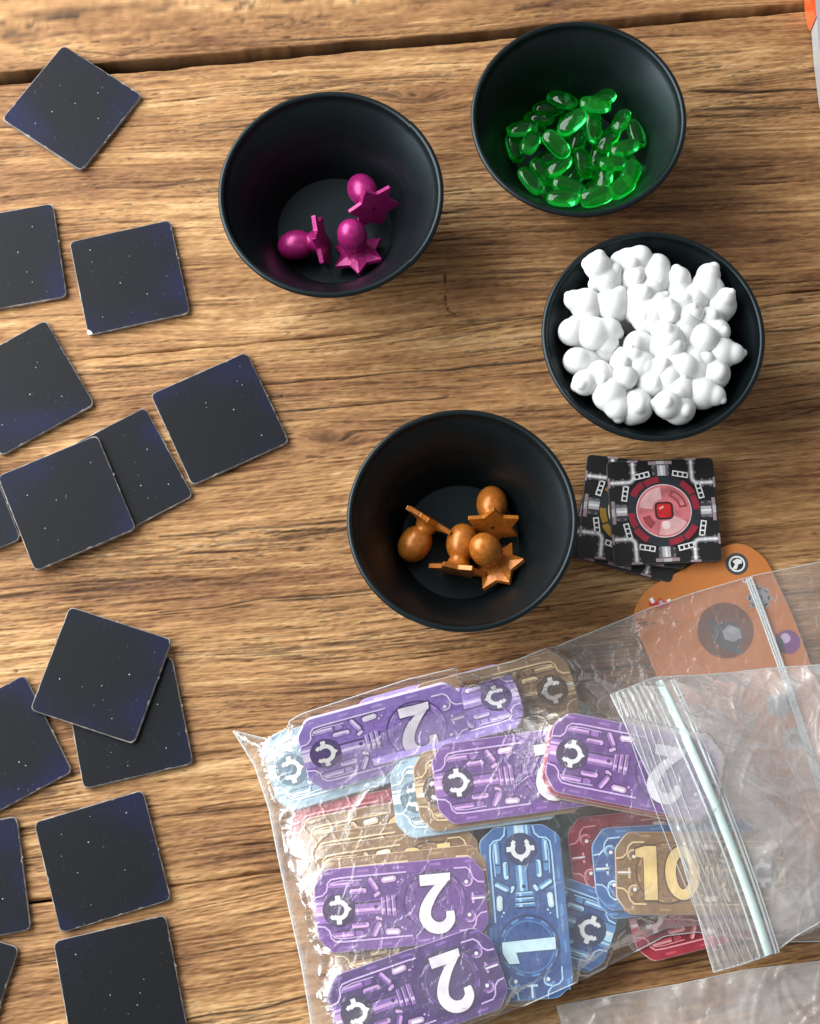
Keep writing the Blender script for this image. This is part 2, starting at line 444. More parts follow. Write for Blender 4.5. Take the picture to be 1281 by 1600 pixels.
def build_plank(parent, ylo, yhi, nominal_lo, nominal_hi, tone_shift, slope, label=None, patch=1.0, seam_lo=1.0, seam_hi=1.0):
    xs = axis_steps(-.44, .44, -.232, .238, .0010, .010)
    yv = axis_steps(nominal_lo, nominal_hi, -.03, .545, .00042, .010)
    t = (yv - nominal_lo) / (nominal_hi - nominal_lo)
    X = np.repeat(xs[None, :], len(t), 0)
    lo = ylo(xs)[None, :]; hi = yhi(xs)[None, :]
    wob_l = wsample(F_und, xs, np.full_like(xs, nominal_lo)) * .00035; wob_h = wsample(F_und, xs, np.full_like(xs, nominal_hi)) * .00035
    lo = lo + wob_l; hi = hi - np.abs(wob_h)
    Y = lo + (hi - lo) * t[:, None]
    # grain coordinate: straightened by the plank's slope, bent by slow waves and round the knots
    T = Y - math.tan(R_(slope)) * X + .0026 * wsample(F_warp, X, Y)
    for c, rx, ry, k in KNOTS:
        q = ((X - c.x) / rx)**2 + ((Y - c.y) / ry)**2
        T = T + k * (Y - c.y) * np.exp(-q) * 1.6 + .004 * np.exp(-q * 2)
    band = wsample(F_band, X, T); fib = wsample(F_fibre, X, T); dash = wsample(F_dash, X, T)
    dens = wsample(F_dens, X, T); split = wsample(F_split, X, T); pat = wsample(F_patch, X, Y); und = wsample(F_und, X, T)
    l1 = wsample(F_line, X, T); l2 = wsample(F_line2, X, T)
    g = sstep(dash + .60 * dens * patch, 1.7, 2.9) * .70
    g = np.maximum(g, sstep(l1 + .35 * dens, 1.25, 2.6) * .62)
    g = np.maximum(g, sstep(l2 + .50 * dens + .25 * pat, 1.35, 2.6) * .62)
    g = np.maximum(g, sstep(split + .25 * dens, 2.0, 2.9) * .85)
    grit = wsample(F_grit, X, T)
    g = np.maximum(g, sstep(grit + .6 * dens, 1.5, 2.8) * .6)
    pad = .004
    for pl, w, k in CRACK_W:
        for a, b in zip(pl[:-1], pl[1:]):
            x0, x1 = min(a.x, b.x) - pad, max(a.x, b.x) + pad; y0, y1 = min(a.y, b.y) - pad, max(a.y, b.y) + pad
            if y1 < Y.min() or y0 > Y.max(): continue
            j = np.where((xs > x0) & (xs < x1))[0]
            if not len(j): continue
            j0, j1 = j[0], j[-1] + 1
            xx = X[:, j0:j1]; yy = Y[:, j0:j1] + .0008 * und[:, j0:j1] * .5
            d = Vector((b.x - a.x, b.y - a.y)); L2 = d.length_squared
            s = np.clip(((xx - a.x) * d.x + (yy - a.y) * d.y) / L2, 0, 1)
            dist = np.hypot(xx - a.x - s * d.x, yy - a.y - s * d.y)
            wloc = w * (.55 + .35 * np.clip(dens[:, j0:j1], -1, 1.5))
            v = np.exp(-(dist / np.maximum(wloc, .0002))**2) * k
            g[:, j0:j1] = np.maximum(g[:, j0:j1], v)
    for c in PITS:
        g = np.maximum(g, np.exp(-(((X - c.x) / .0012)**2 + ((Y - c.y) / .0009)**2)))
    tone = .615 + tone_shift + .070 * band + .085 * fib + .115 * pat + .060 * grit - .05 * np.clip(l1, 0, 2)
    for c, rx, ry, k in STAINS:
        tone = tone - k * np.exp(-(((X - c.x) / rx)**2 + ((Y - c.y) / ry)**2))
    edge = np.minimum(Y - lo, hi - Y)
    z = .00018 * und + .00015 * fib + .00005 * band + .00010 * grit - .00060 * g + .00010 * np.clip(dash, -2, 0)
    soft = np.where(Y - lo < hi - Y, seam_lo, seam_hi)
    z = z - .0011 * soft * np.exp(-(edge / .0006)**2) - .0010
    V = np.stack([X, Y, z], -1)
    # skirts down the long sides
    skirt = lambda r: np.stack([V[r, :, 0], V[r, :, 1], np.full(V.shape[1], -.024)], -1)[None]
    V2 = np.concatenate([skirt(0), V, skirt(-1)], 0)
    P = lambda A: np.concatenate([A[:1], A, A[-1:]], 0)
    sawn = lambda A: np.concatenate([np.full_like(A[:1], 1), A, np.full_like(A[-1:], 1)], 0)
    g = np.maximum(g, .8 * np.where(Y - lo < hi - Y, seam_lo, seam_hi) * (.55 + .45 * np.clip(dens, -1, 1)) * np.exp(-(edge / .00055)**2))
    me = grid_mesh('plank', V2, [M['wood']])
    for nm, A in (('tone', P(tone)), ('groove', sawn(g))):
        at_ = me.attributes.new(nm, 'FLOAT', 'POINT'); at_.data.foreach_set('value', np.clip(A, 0, 1).astype(np.float32).ravel())
    o = link('plank', me, parent)
    if label: o['label'] = label
    return o

table = thing('table', 'rustic brown wooden table of weathered planks under everything', 'table')
table['kind'] = 'structure'
build_plank(table, lambda x: UP_GAP_HI(x), lambda x: np.full_like(x, .84), .540, .84, .03, 3.2)
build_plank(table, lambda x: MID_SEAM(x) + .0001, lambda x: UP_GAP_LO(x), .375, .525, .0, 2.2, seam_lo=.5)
build_plank(table, lambda x: LOW_SEAM(x) + .0001, lambda x: MID_SEAM(x) - .0001, .070, .375, .055, 4.3, seam_lo=.75, seam_hi=.5)
build_plank(table, lambda x: np.full_like(x, -.30), lambda x: LOW_SEAM(x) - .0001, -.30, .070, .03, 8.5, seam_hi=.75)
ub = MB(); ub.slab([(-.44, -.30), (.44, -.30), (.44, .84), (-.44, .84)], -.040, -.0245)
ub.build('underboard', M['underboard'], table)

# ------------------------------------------------------------------ night-sky tiles
SIDE, TH = .0548, .0021
def tile_core_mesh(rng, notch=None):
    h = SIDE / 2; mb = MB()
    sq = [(-h, -h), (h, -h), (h, h), (-h, h)]
    pts = round_poly(sq, .0032, 5)
    # slightly ragged cut
    fine = []
    for i, p in enumerate(pts):
        q = pts[(i + 1) % len(pts)]; k = max(1, int((q - p).length / .0022))
        for j in range(k):
            w = p.lerp(q, j / k); nrm = w.normalized()
            fine.append(w + nrm * rng.uniform(-.00012, .00010))
    mb.slab(fine, 0, TH, .00032)
    # the two nibs left by the punch-out sheet
    for a, k in ((rng.uniform(-.008, .008), 0), (rng.uniform(-.008, .008), 1), (rng.uniform(-.01, .01), 2)):
        c, s = math.cos(k * math.pi / 2), math.sin(k * math.pi / 2); x, y = h - .0001, a
        mb.rect(x * c - y * s, x * s + y * c, .0009, .0012, TH * .93, 0, 90 * k)
    return mb
def tile_face_mesh(rng):
    h = SIDE / 2 - .00042; mb = MB()
    pts = round_poly([(-h, -h), (h, -h), (h, h), (-h, h)], .0031, 5)
    fine = []
    for i, p in enumerate(pts):
        q = pts[(i + 1) % len(pts)]; k = max(1, int((q - p).length / .0016))
        for j in range(k):
            w = p.lerp(q, j / k)
            fine.append(w - w.normalized() * (abs(rng.gauss(0, .00006)) + (.0004 if rng.random() < .03 else 0)))
    mb.poly(fine, TH + .00006)
    return mb
TILES = [  # x, y, angle, z, label, star places on the face (unit square from the lower left), chipped
    (-.1794, .4631, -35.6, 0, 'dark blue-black square card tile alone above the others by the long table gap', [(.62, .78), (.80, .55), (.50, .55), (.36, .34), (.30, .14)]),
    (-.2101, .3748, 9.8, 0, 'dark card tile cut by the left edge, left of the tile with the chipped corner', [(.78, .80), (.60, .55), (.70, .20), (.66, .32)]),
    (-.1458, .3629, 12.3, 0, 'dark card tile with a pale chipped lower left corner, left of the magenta piece bowl', [(.17, .88), (.40, .46), (.64, .28), (.16, .14)]),
    (-.1993, .3024, 29.9, 0, 'dark card tile cut by the left edge just above the overlapping pair', [(.70, .62), (.52, .40), (.78, .22), (.14, .26)]),
    (-.0972, .2836, 24.3, 0, 'dark card tile with a dark blue left corner, farthest right of the tiles', [(.44, .70), (.84, .72), (.66, .52), (.80, .16)]),
    (-.1471, .2534, 28.1, 0, 'near-black card tile half hidden beneath the tile on its left', [(.84, .62), (.62, .32), (.86, .20)]),
    (-.1744, .2392, 22.9, TH + .0002, 'blue-tinged card tile lying on top of the near-black tile', [(.86, .78), (.18, .72), (.42, .56), (.22, .34)]),
    (-.2330, .2357, 22.3, 0, 'dark card tile corner peeking out at the left edge under a blue-tinged tile', [(.62, .5)]),
    (-.1539, .1503, -19.0, TH + .0003, 'dark card tile lying across two other tiles, its top left corner deep blue', [(.75, .58), (.54, .40), (.14, .34), (.74, .14)]),
    (-.1405, .1268, 12.2, 0, 'dark card tile with a bright blue lower left corner, under the crossing tile', [(.80, .18), (.42, .10), (.80, .60)]),
    (-.2040, .1145, 27.8, 0, 'dark card tile cut by the left edge, its upper corner under the crossing tile', [(.62, .30), (.66, .24)]),
    (-.1514, .0598, 15.7, 0, 'dark card tile with four clear star dots, below the crossed pair', [(.20, .84), (.82, .86), (.42, .70), (.26, .46), (.68, .36)]),
    (-.1412, .0015, 12.2, 0, 'dark card tile cut by the bottom edge, just below the tile with four star dots', [(.16, .86), (.40, .44), (.62, .30)]),
    (-.2159, .0505, 9.5, 0, 'dark card tile strip at the left edge beside the tile with four star dots', [(.80, .30)]),
    (-.2238, .0018, -16.9, 0, 'dark card tile corner at the lower left edge of the frame', [(.8, .6)]),
]
for k, (x, y, a, z, lab, stars) in enumerate(TILES):
    rng = random.Random(100 + k)
    t = thing('card_tile', lab, 'tile', (x, y, z), (0, 0, R_(a)), 'dark star-print square tiles')
    tile_core_mesh(rng).build('board', M['edge'], t)
    tile_face_mesh(rng).build('printed_face', M['face'], t)
    sb = MB()
    for (u, v) in stars:
        sb.disc((u - .5) * SIDE * .96, (v - .5) * SIDE * .96, rng.uniform(.00020, .00032), TH + .00013, 0, 8)
    for _ in range(3):
        sb.disc(rng.uniform(-.42, .42) * SIDE, rng.uniform(-.42, .42) * SIDE, rng.uniform(.00013, .00020), TH + .00013, 0, 6)
    tag(sb.build('star_print', M['star'], t), kind='stuff')
    if k == 2:
        cb = MB(); cb.slab(round_poly([(-.0272, -.0272), (-.0245, -.0273), (-.0250, -.0255), (-.0266, -.0240), (-.0273, -.0245)], .0005, 2), TH * .2, TH + .0003, .0001)
        o = cb.build('chipped_corner', mottled('torn_paper', (.52, .48, .42), .9), t); o['label'] = 'pale torn card corner'

# ------------------------------------------------------------------ black bowls
BR, BH, BF, BZ = .0556, .0500, .0305, .0043
def flare(t): return .58 * t + .42 * t ** 2.4
def bowl_mesh():
    mb = MB(); prof = []
    prof += [(.0001, .0012), (.022, .0012), (.0235, .0), (.0265, .0), (.0280, .0012)]
    n = 18
    for i in range(n + 1):      # outer wall
        t = i / n
        prof.append((.0295 + (BR - .0295 - .0002) * flare(t), .0040 + (BH - .0040 - .0016) * t))
    for i in range(9):          # rolled rim
        a = -math.pi * .05 + math.pi * 1.05 * i / 8
        prof.append((BR - .0015 + .0015 * math.cos(a), BH - .0015 + .0015 * math.sin(a)))
    ri = BR - .0030
    for i in range(n + 1):      # inner wall
        t = 1 - i / n
        prof.append((BF + .0012 + (ri - BF - .0012) * flare(t), BZ + .0012 + (BH - BZ - .0030) * t))
    prof += [(BF + .0006, BZ + .0004), (BF, BZ + .0001), (BF - .0008, BZ), (.0001, BZ)]
    mb.lathe(prof, 128)
    return mb.mesh('bowl', [M['bowl']])
BOWL = bowl_mesh()
BOWLS = {'P': (-.0370, .3862, 1.022, 'black bowl holding the three magenta pieces'), 'G': (.0898, .4263, .995, 'black bowl full of green glass gems'),
         'B': (.0250, .2147, .995, 'black bowl holding the bronze-brown pieces'), 'W': (.1215, .3071, .993, 'black bowl heaped with white pieces')}
for k, (x, y, s, lab) in BOWLS.items():
    o = link('bowl', BOWL); o.location = (x, y, .0002); o.scale = (s, s, s)
    tag(o, lab, 'bowl', 'black bowls')

FLARE_T = np.linspace(0, 1.1, 60); FLARE_R = np.array([BF + (BR - .003 - BF) * flare(t) for t in FLARE_T])

def contain(loc, rot, scale, meshes, bowl):
    """nudge a piece inward and up until no vertex is inside the bowl's wall or floor"""
    bx, by, bs, _ = BOWLS[bowl]
    V = np.concatenate([np.array([v.co[:] for v in me.vertices]) for me in meshes]) * scale @ np.array(rot.to_matrix()).T
    loc = Vector(loc)
    for _ in range(12):
        P = V + np.array(loc)
        dx, dy = P[:, 0] - bx, P[:, 1] - by; rho = np.hypot(dx, dy)
        t = np.clip((P[:, 2] / bs - BZ) / (BH - BZ), 0, 1.1)
        over = rho - bs * np.interp(t, FLARE_T, FLARE_R)
        over = np.where(P[:, 2] > BH * bs, -1, over)
        k = int(over.argmax()); low = BZ * bs + .0003 - P[:, 2].min()
        if over[k] < .0002 and low < .0001: break
        if over[k] > 0:
            n = Vector((dx[k], dy[k], 0)).normalized()
            loc = loc - n * float(over[k]) * .8 + Vector((0, 0, float(over[k]) * .25))
        if low > 0: loc.z += low
    return loc

# ------------------------------------------------------------------ egg-headed pieces on star bases
def piece_meshes(paint, hole, name):
    hb = MB(); prof = [(.0072, .0030), (.0062, .0038), (.0054, .0050), (.0053, .0058)]
    n = 16
    for i in range(1, n):
        a = math.pi * (.13 + .87 * i / n)
        prof.append((.0078 * math.sin(a) ** .88, .0150 - .0096 * math.cos(a)))
    prof.append((.0002, .0246))
    hb.lathe(prof, 32)
    sb = MB(); pts = []
    for i in range(12):
        a = 2 * math.pi * i / 12; r = .0146 if i % 2 == 0 else .0092
        pts.append((r * math.cos(a), r * math.sin(a)))
    pts = round_poly(pts, .0006, 2)
    z1 = [.0022] * len(pts)
    # underside slightly dished, upper side rising to the neck
    vs = [(p.x, p.y, 0) for p in pts] + [(p.x * 1.0, p.y * 1.0, .0021) for p in pts] + [(p.x * .52, p.y * .52, .0036) for p in pts]
    k = len(pts); fs = []
    for q in range(2):
        for i in range(k):
            j = (i + 1) % k; fs.append((q*k + i, q*k + j, (q+1)*k + j, (q+1)*k + i))
    sb.add(vs, fs, 0); sb.add(vs[2*k:], [tuple(range(k))], 0)
    sb.add([(p.x, p.y, 0) for p in pts] + [(.0, .0, -.0001)], [(i + 1 if i + 1 < k else 0, i, k) for i in range(k)], 0)
    sb.disc(.0004, .0002, .0011, -.00022, 1, 10)  # flat dark disc, painted shade of the hole in the base
    sb.f[-1] = tuple(reversed(sb.f[-1]))
    return hb.mesh('head', [paint]), sb.mesh('star_base', [paint, hole])
PM = piece_meshes(M['magenta'], M['magenta_dark'], 'm'); PB = piece_meshes(M['bronze'], M['bronze_dark'], 'b')
def piece(meshes, name, star_px, zs, head_px, zh, spin, label, group):
    a = at(star_px[0], star_px[1], zs); b = at(head_px[0], head_px[1], zh)
    d = (b - a).normalized()
    q = d.to_track_quat('Z', 'Y'); rot = (q.to_matrix() @ Matrix.Rotation(R_(spin), 3, 'Z')).to_euler()
    a = contain(a, rot, 1.0, meshes, 'P' if name == 'magenta_piece' else 'B')
    t = thing(name, label, 'game piece', a, rot, group)
    link('head', meshes[0], t); link('star_base', meshes[1], t)
ZB = BZ + .0003
piece(PM, 'magenta_piece', (505, 376), ZB + .0125, (460, 385), ZB + .0085, 10, 'magenta egg-headed piece lying on its side, star standing up on edge', 'magenta star-based pieces')
piece(PM, 'magenta_piece', (593, 325), ZB + .0170, (573, 294), ZB + .0118, 20, 'magenta piece leaning on the bowl wall showing the underside of its star', 'magenta star-based pieces')
piece(PM, 'magenta_piece', (561, 399), ZB + .0036, (552, 373), ZB + .0160, 0, 'magenta piece standing nearly upright, round head toward the viewer', 'magenta star-based pieces')
piece(PB, 'bronze_piece', (672, 812), ZB + .0112, (649, 850), ZB + .0075, 25, 'bronze piece at the left of the bowl with its star seen edge-on', 'bronze star-based pieces')
piece(PB, 'bronze_piece', (769, 825), ZB + .0150, (767, 782), ZB + .0085, 30, 'bronze piece at the top of the group, head pointing away and star facing the viewer', 'bronze star-based pieces')
piece(PB, 'bronze_piece', (713, 894), ZB + .0125, (720, 850), ZB + .0135, 0, 'bronze piece in the middle with its head above a star facing down the frame', 'bronze star-based pieces')
piece(PB, 'bronze_piece', (783, 895), ZB + .0055, (765, 871), ZB + .0160, 12, 'bronze piece at the lower right with its ball head toward the viewer', 'bronze star-based pieces')

# ------------------------------------------------------------------ heaps: settle sphere clusters into a bowl
def settle(bowl, px, offs, placed, floor_extra=0.0, slack=.86):
    """offs: [(offset, radius)] already rotated; returns the resting point over photo pixel px"""
    bx, by, s, _ = BOWLS[bowl]
    z = .02; p = None
    for _it in range(5):
        p = at(px[0], px[1], z); zmin = 0
        for o, r in offs:
            c = p + o; rho = math.hypot(c.x - bx, c.y - by)
            zz = max(BZ + r + floor_extra, BZ + (BH - BZ) * float(np.interp(rho + r * .95, FLARE_R, FLARE_T)))
            zmin = max(zmin, zz - o.z)
            for c2, r2 in placed:
                R = (r + r2) * slack; dd = R * R - (c.x - c2.x)**2 - (c.y - c2.y)**2
                if dd > 0: zmin = max(zmin, c2.z + math.sqrt(dd) - o.z)
        z = min(zmin, BH - .004)
    p = at(px[0], px[1], z)
    placed += [(p + o, r) for o, r in offs]
    return p

def clock_label(dx, dy, r_norm, used, base, extra):
    hour = int(round((90 - math.degrees(math.atan2(dy, dx))) / 30)) % 12 or 12
    ring = 'middle' if r_norm < .28 else ('midway out' if r_norm < .68 else 'rim side')
    words = ['one', 'two', 'three', 'four', 'five', 'six', 'seven', 'eight', 'nine', 'ten', 'eleven', 'twelve']
    where = {'middle': 'at the middle of the heap toward %s o\'clock', 'midway out': 'midway out in the heap at %s o\'clock', 'rim side': 'at the outer side of the heap at %s o\'clock'}[ring] % words[hour - 1]
    for e in extra:
        lab = '%s %s' % (e, where)
        if lab not in used: break
    used.add(lab)
    return lab

# green gems: centre in the 400-pixel crop (x3.2), angle
GEMS = [(560, 620, 70, 0), (650, 600, 10, 0), (470, 790, 20, 0), (600, 880, 60, 0), (690, 860, -30, 0), (800, 880, 20, 0), (860, 800, -60, 0), (470, 930, 80, 0), (420, 660, -50, 0), (720, 780, 80, 0), (295, 740, -75, 10), (335, 645, 10, 5), (450, 530, 12, 0), (370, 915, -55, 8), (430, 860, -60, 10), (520, 830, 42, 0), (612, 700, 82, 5), (695, 945, 32, 5),
        (710, 1010, 12, 8), (885, 880, 66, 10), (765, 700, 60, 0), (835, 940, 42, 12), (910, 670, -70, 5), (745, 890, 76, 0), (735, 500, 40, 10), (375, 715, 62, 18),
        (690, 640, -82, 20), (700, 525, -6, 8), (415, 592, -18, 12), (535, 502, -30, 10), (830, 605, 68, 14), (585, 612, 36, 16), (505, 722, -48, 14), (845, 742, 24, 8),
        (640, 820, -82, 6), (790, 820, 4, 12), (565, 935, -14, 12), (532, 1012, -10, 6)]
def gem_mesh():
    bm = bmesh.new(); bmesh.ops.create_uvsphere(bm, u_segments=28, v_segments=16, radius=1)
    for v in bm.verts:
        x, y, z = v.co
        n = (abs(x)**3.2 + abs(y)**3.2)**(1/3.2) / max(math.hypot(x, y), 1e-6)
        x, y = x / max(n, .3), y / max(n, .3)
        v.co = (.0085 * x, .0047 * y * (1 - .10 * x * x), .0038 * z * (1 if z > 0 else .75))
    me = bpy.data.meshes.new('glass_gem'); bm.to_mesh(me); bm.free()
    me.materials.append(M['gem']); me.polygons.foreach_set('use_smooth', [True] * len(me.polygons))
    return me
GM = gem_mesh(); placed = []; used = set(); rg = random.Random(5)
for (gx, gy, a, tl) in GEMS:
    px = (710 + gx * .3123, gy * .3123)
    e = Euler((R_(rg.uniform(-28, 28)), R_(tl * rg.choice((-1, 1))), R_(a + rg.uniform(-3, 3))), 'XYZ').to_matrix()
    offs = [(e @ Vector((dx, 0, 0)), .0037) for dx in (-.0050, 0, .0050)]
    p = settle('G', px, offs, placed, 0, .84)
    o = link('glass_gem', GM); o.location = p; o.rotation_euler = e.to_euler()
    s = rg.uniform(.95, 1.05); o.scale = (s, s, s); o.location = contain(p, e.to_euler(), s, [GM], 'G')
    dx, dy = gx - 620, 750 - gy
    tag(o, clock_label(dx, dy, math.hypot(dx, dy) / 300, used, '', ['green glass gem' , 'small green gem lying slanted', 'green gem half under its neighbours', 'dim green gem', 'lowest green gem', 'inner green gem']), 'gem', 'green glass gems in the bowl')

# white pieces: rounded two-lobed figures with small knobs and wedges
def blob_mesh(seed):
    r = random.Random(seed)
    bm = bmesh.new(); bmesh.ops.create_icosphere(bm, subdivisions=5, radius=1)
    mm = .001
    lobes = [(Vector((0, 0, -3.0)), 7.0), (Vector((0, .3, 4.4)), 5.9), (Vector((3.2, .6, 7.6)), 2.4), (Vector((-3.2, .6, 7.6)), 2.4),
             (Vector((5.6, 2.0, -1.2)), 2.6), (Vector((-5.6, 2.0, -1.2)), 2.6)]
    if seed % 3 == 1: lobes = [(Vector((0, 0, -2.2)), 7.0), (Vector((0, .4, 3.8)), 5.9), (Vector((0, 4.6, -1.0)), 3.4)]
    if seed == 3: lobes = [(Vector((0, 0, -1.6)), 7.4), (Vector((0, .5, 4.6)), 4.4), (Vector((1.5, 1.0, 8.0)), 1.6)]
    if seed == 5: lobes = [(Vector((0, 0, -1.2)), 7.6), (Vector((0, 0, 5.6)), 3.4), (Vector((5.0, 0, -2.6)), 3.2), (Vector((-5.0, 0, -2.6)), 3.2)]
    if seed == 2: lobes = [(Vector((0, 0, -2.4)), 7.3), (Vector((0, 0, 4.0)), 5.6), (Vector((2.2, -1.0, 7.8)), 2.4)]
    spikes = {0: [((0, -.75, -.65), 1.6, .34)], 1: [((.55, .2, -.8), 2.6, .28)], 2: [((.95, 0, -.1), 1.6, .30)]}[seed % 3]
    for v in bm.verts:
        u = v.co.normalized(); acc = 0
        best = 2.0
        vals = []
        for c, R in lobes:
            b = u.dot(c); disc = b * b - c.length_squared + R * R
            if disc > 0:
                t = b + math.sqrt(disc)
                if t > 0: vals.append(t)
        k = 1.5
        mx = max(vals); t = mx + math.log(sum(math.exp(k * (q - mx)) for q in vals)) / k
        for d, h, w in spikes:
            dd = Vector(d).normalized(); ang = u.angle(dd)
            t += h * max(0, 1 - ang / (w * 2.0))
        v.co = u * t * mm
    me = bpy.data.meshes.new('white_piece'); bm.to_mesh(me); bm.free()
    me.materials.append(M['white']); me.polygons.foreach_set('use_smooth', [True] * len(me.polygons))
    return me
BLOBS = [blob_mesh(s) for s in (0, 1, 2, 3, 5)]
FILL = [(560, 420), (700, 420), (800, 560), (540, 820), (400, 600), (600, 700), (880, 480), (700, 640), (480, 480), (600, 350), (780, 480), (880, 600), (420, 700), (620, 600), (700, 800), (500, 900), (830, 760), (330, 480), (640, 480), (560, 740)]
WHITE = [(600, 380, 40), (720, 580, 150), (400, 650, 90), (830, 500, 30), (500, 740, 200), (760, 780, 80), (655, 290, 80), (770, 345, 100), (285, 430, 170), (440, 430, 60), (695, 500, 20), (245, 575, 200), (780, 610, 60), (990, 680, -15), (945, 780, -40), (720, 690, 60), (270, 735, 185),
         (420, 945, -60), (790, 860, 10), (545, 300, -80), (340, 240, 130), (525, 195, 20), (930, 305, 75), (985, 430, 40), (830, 410, 200), (935, 540, -60), (565, 470, -70), (370, 575, 10),
         (560, 640, 200), (850, 730, 10), (300, 840, 200), (470, 820, 30), (645, 800, 50), (900, 880, -20), (550, 960, -60), (750, 970, 175)]
placed = []; used = set(); rw = random.Random(21)
for k, (gx, gy, a) in enumerate([(x, y, None) for x, y in FILL] + WHITE):
    fill = a is None
    px = (820 + gx * .3123, 340 + gy * .3123)
    if fill: a = rw.uniform(0, 360)
    # head points along image angle a, raised or sunk by a few degrees
    el = rw.uniform(0, 80)
    d = Vector((math.cos(R_(a)) * math.cos(R_(el)), math.sin(R_(a)) * math.cos(R_(el)), math.sin(R_(el))))
    rot = d.to_track_quat('Z', 'Y').to_matrix() @ Matrix.Rotation(rw.uniform(0, 6.28), 3, 'Z')
    s = rw.uniform(1.06, 1.18) * (1.12 if fill else 1)
    offs = [(rot @ Vector((0, 0, -.0033)) * s, .0070 * s), (rot @ Vector((0, 0, .0050)) * s, .0054 * s)]
    p = settle('W', px, offs, placed, .003 if fill else .015, .74)
    o = link('white_piece', BLOBS[k % len(BLOBS)])
    p = contain(p, rot.to_euler(), s, [o.data], 'W')
    o.location = p; o.rotation_euler = rot.to_euler(); o.scale = (s, s, s)
    dx, dy = gx - 620, 590 - gy
    lab = clock_label(dx, dy, math.hypot(dx, dy) / 420, used, '', (['white piece deep down'] if fill else []) + ['white rounded piece', 'white knobbly piece', 'white two-lobed piece', 'white piece half under others', 'small white piece between neighbours', 'white piece nested'])
    tag(o, lab, 'game piece', 'white pieces heaped in the bowl')

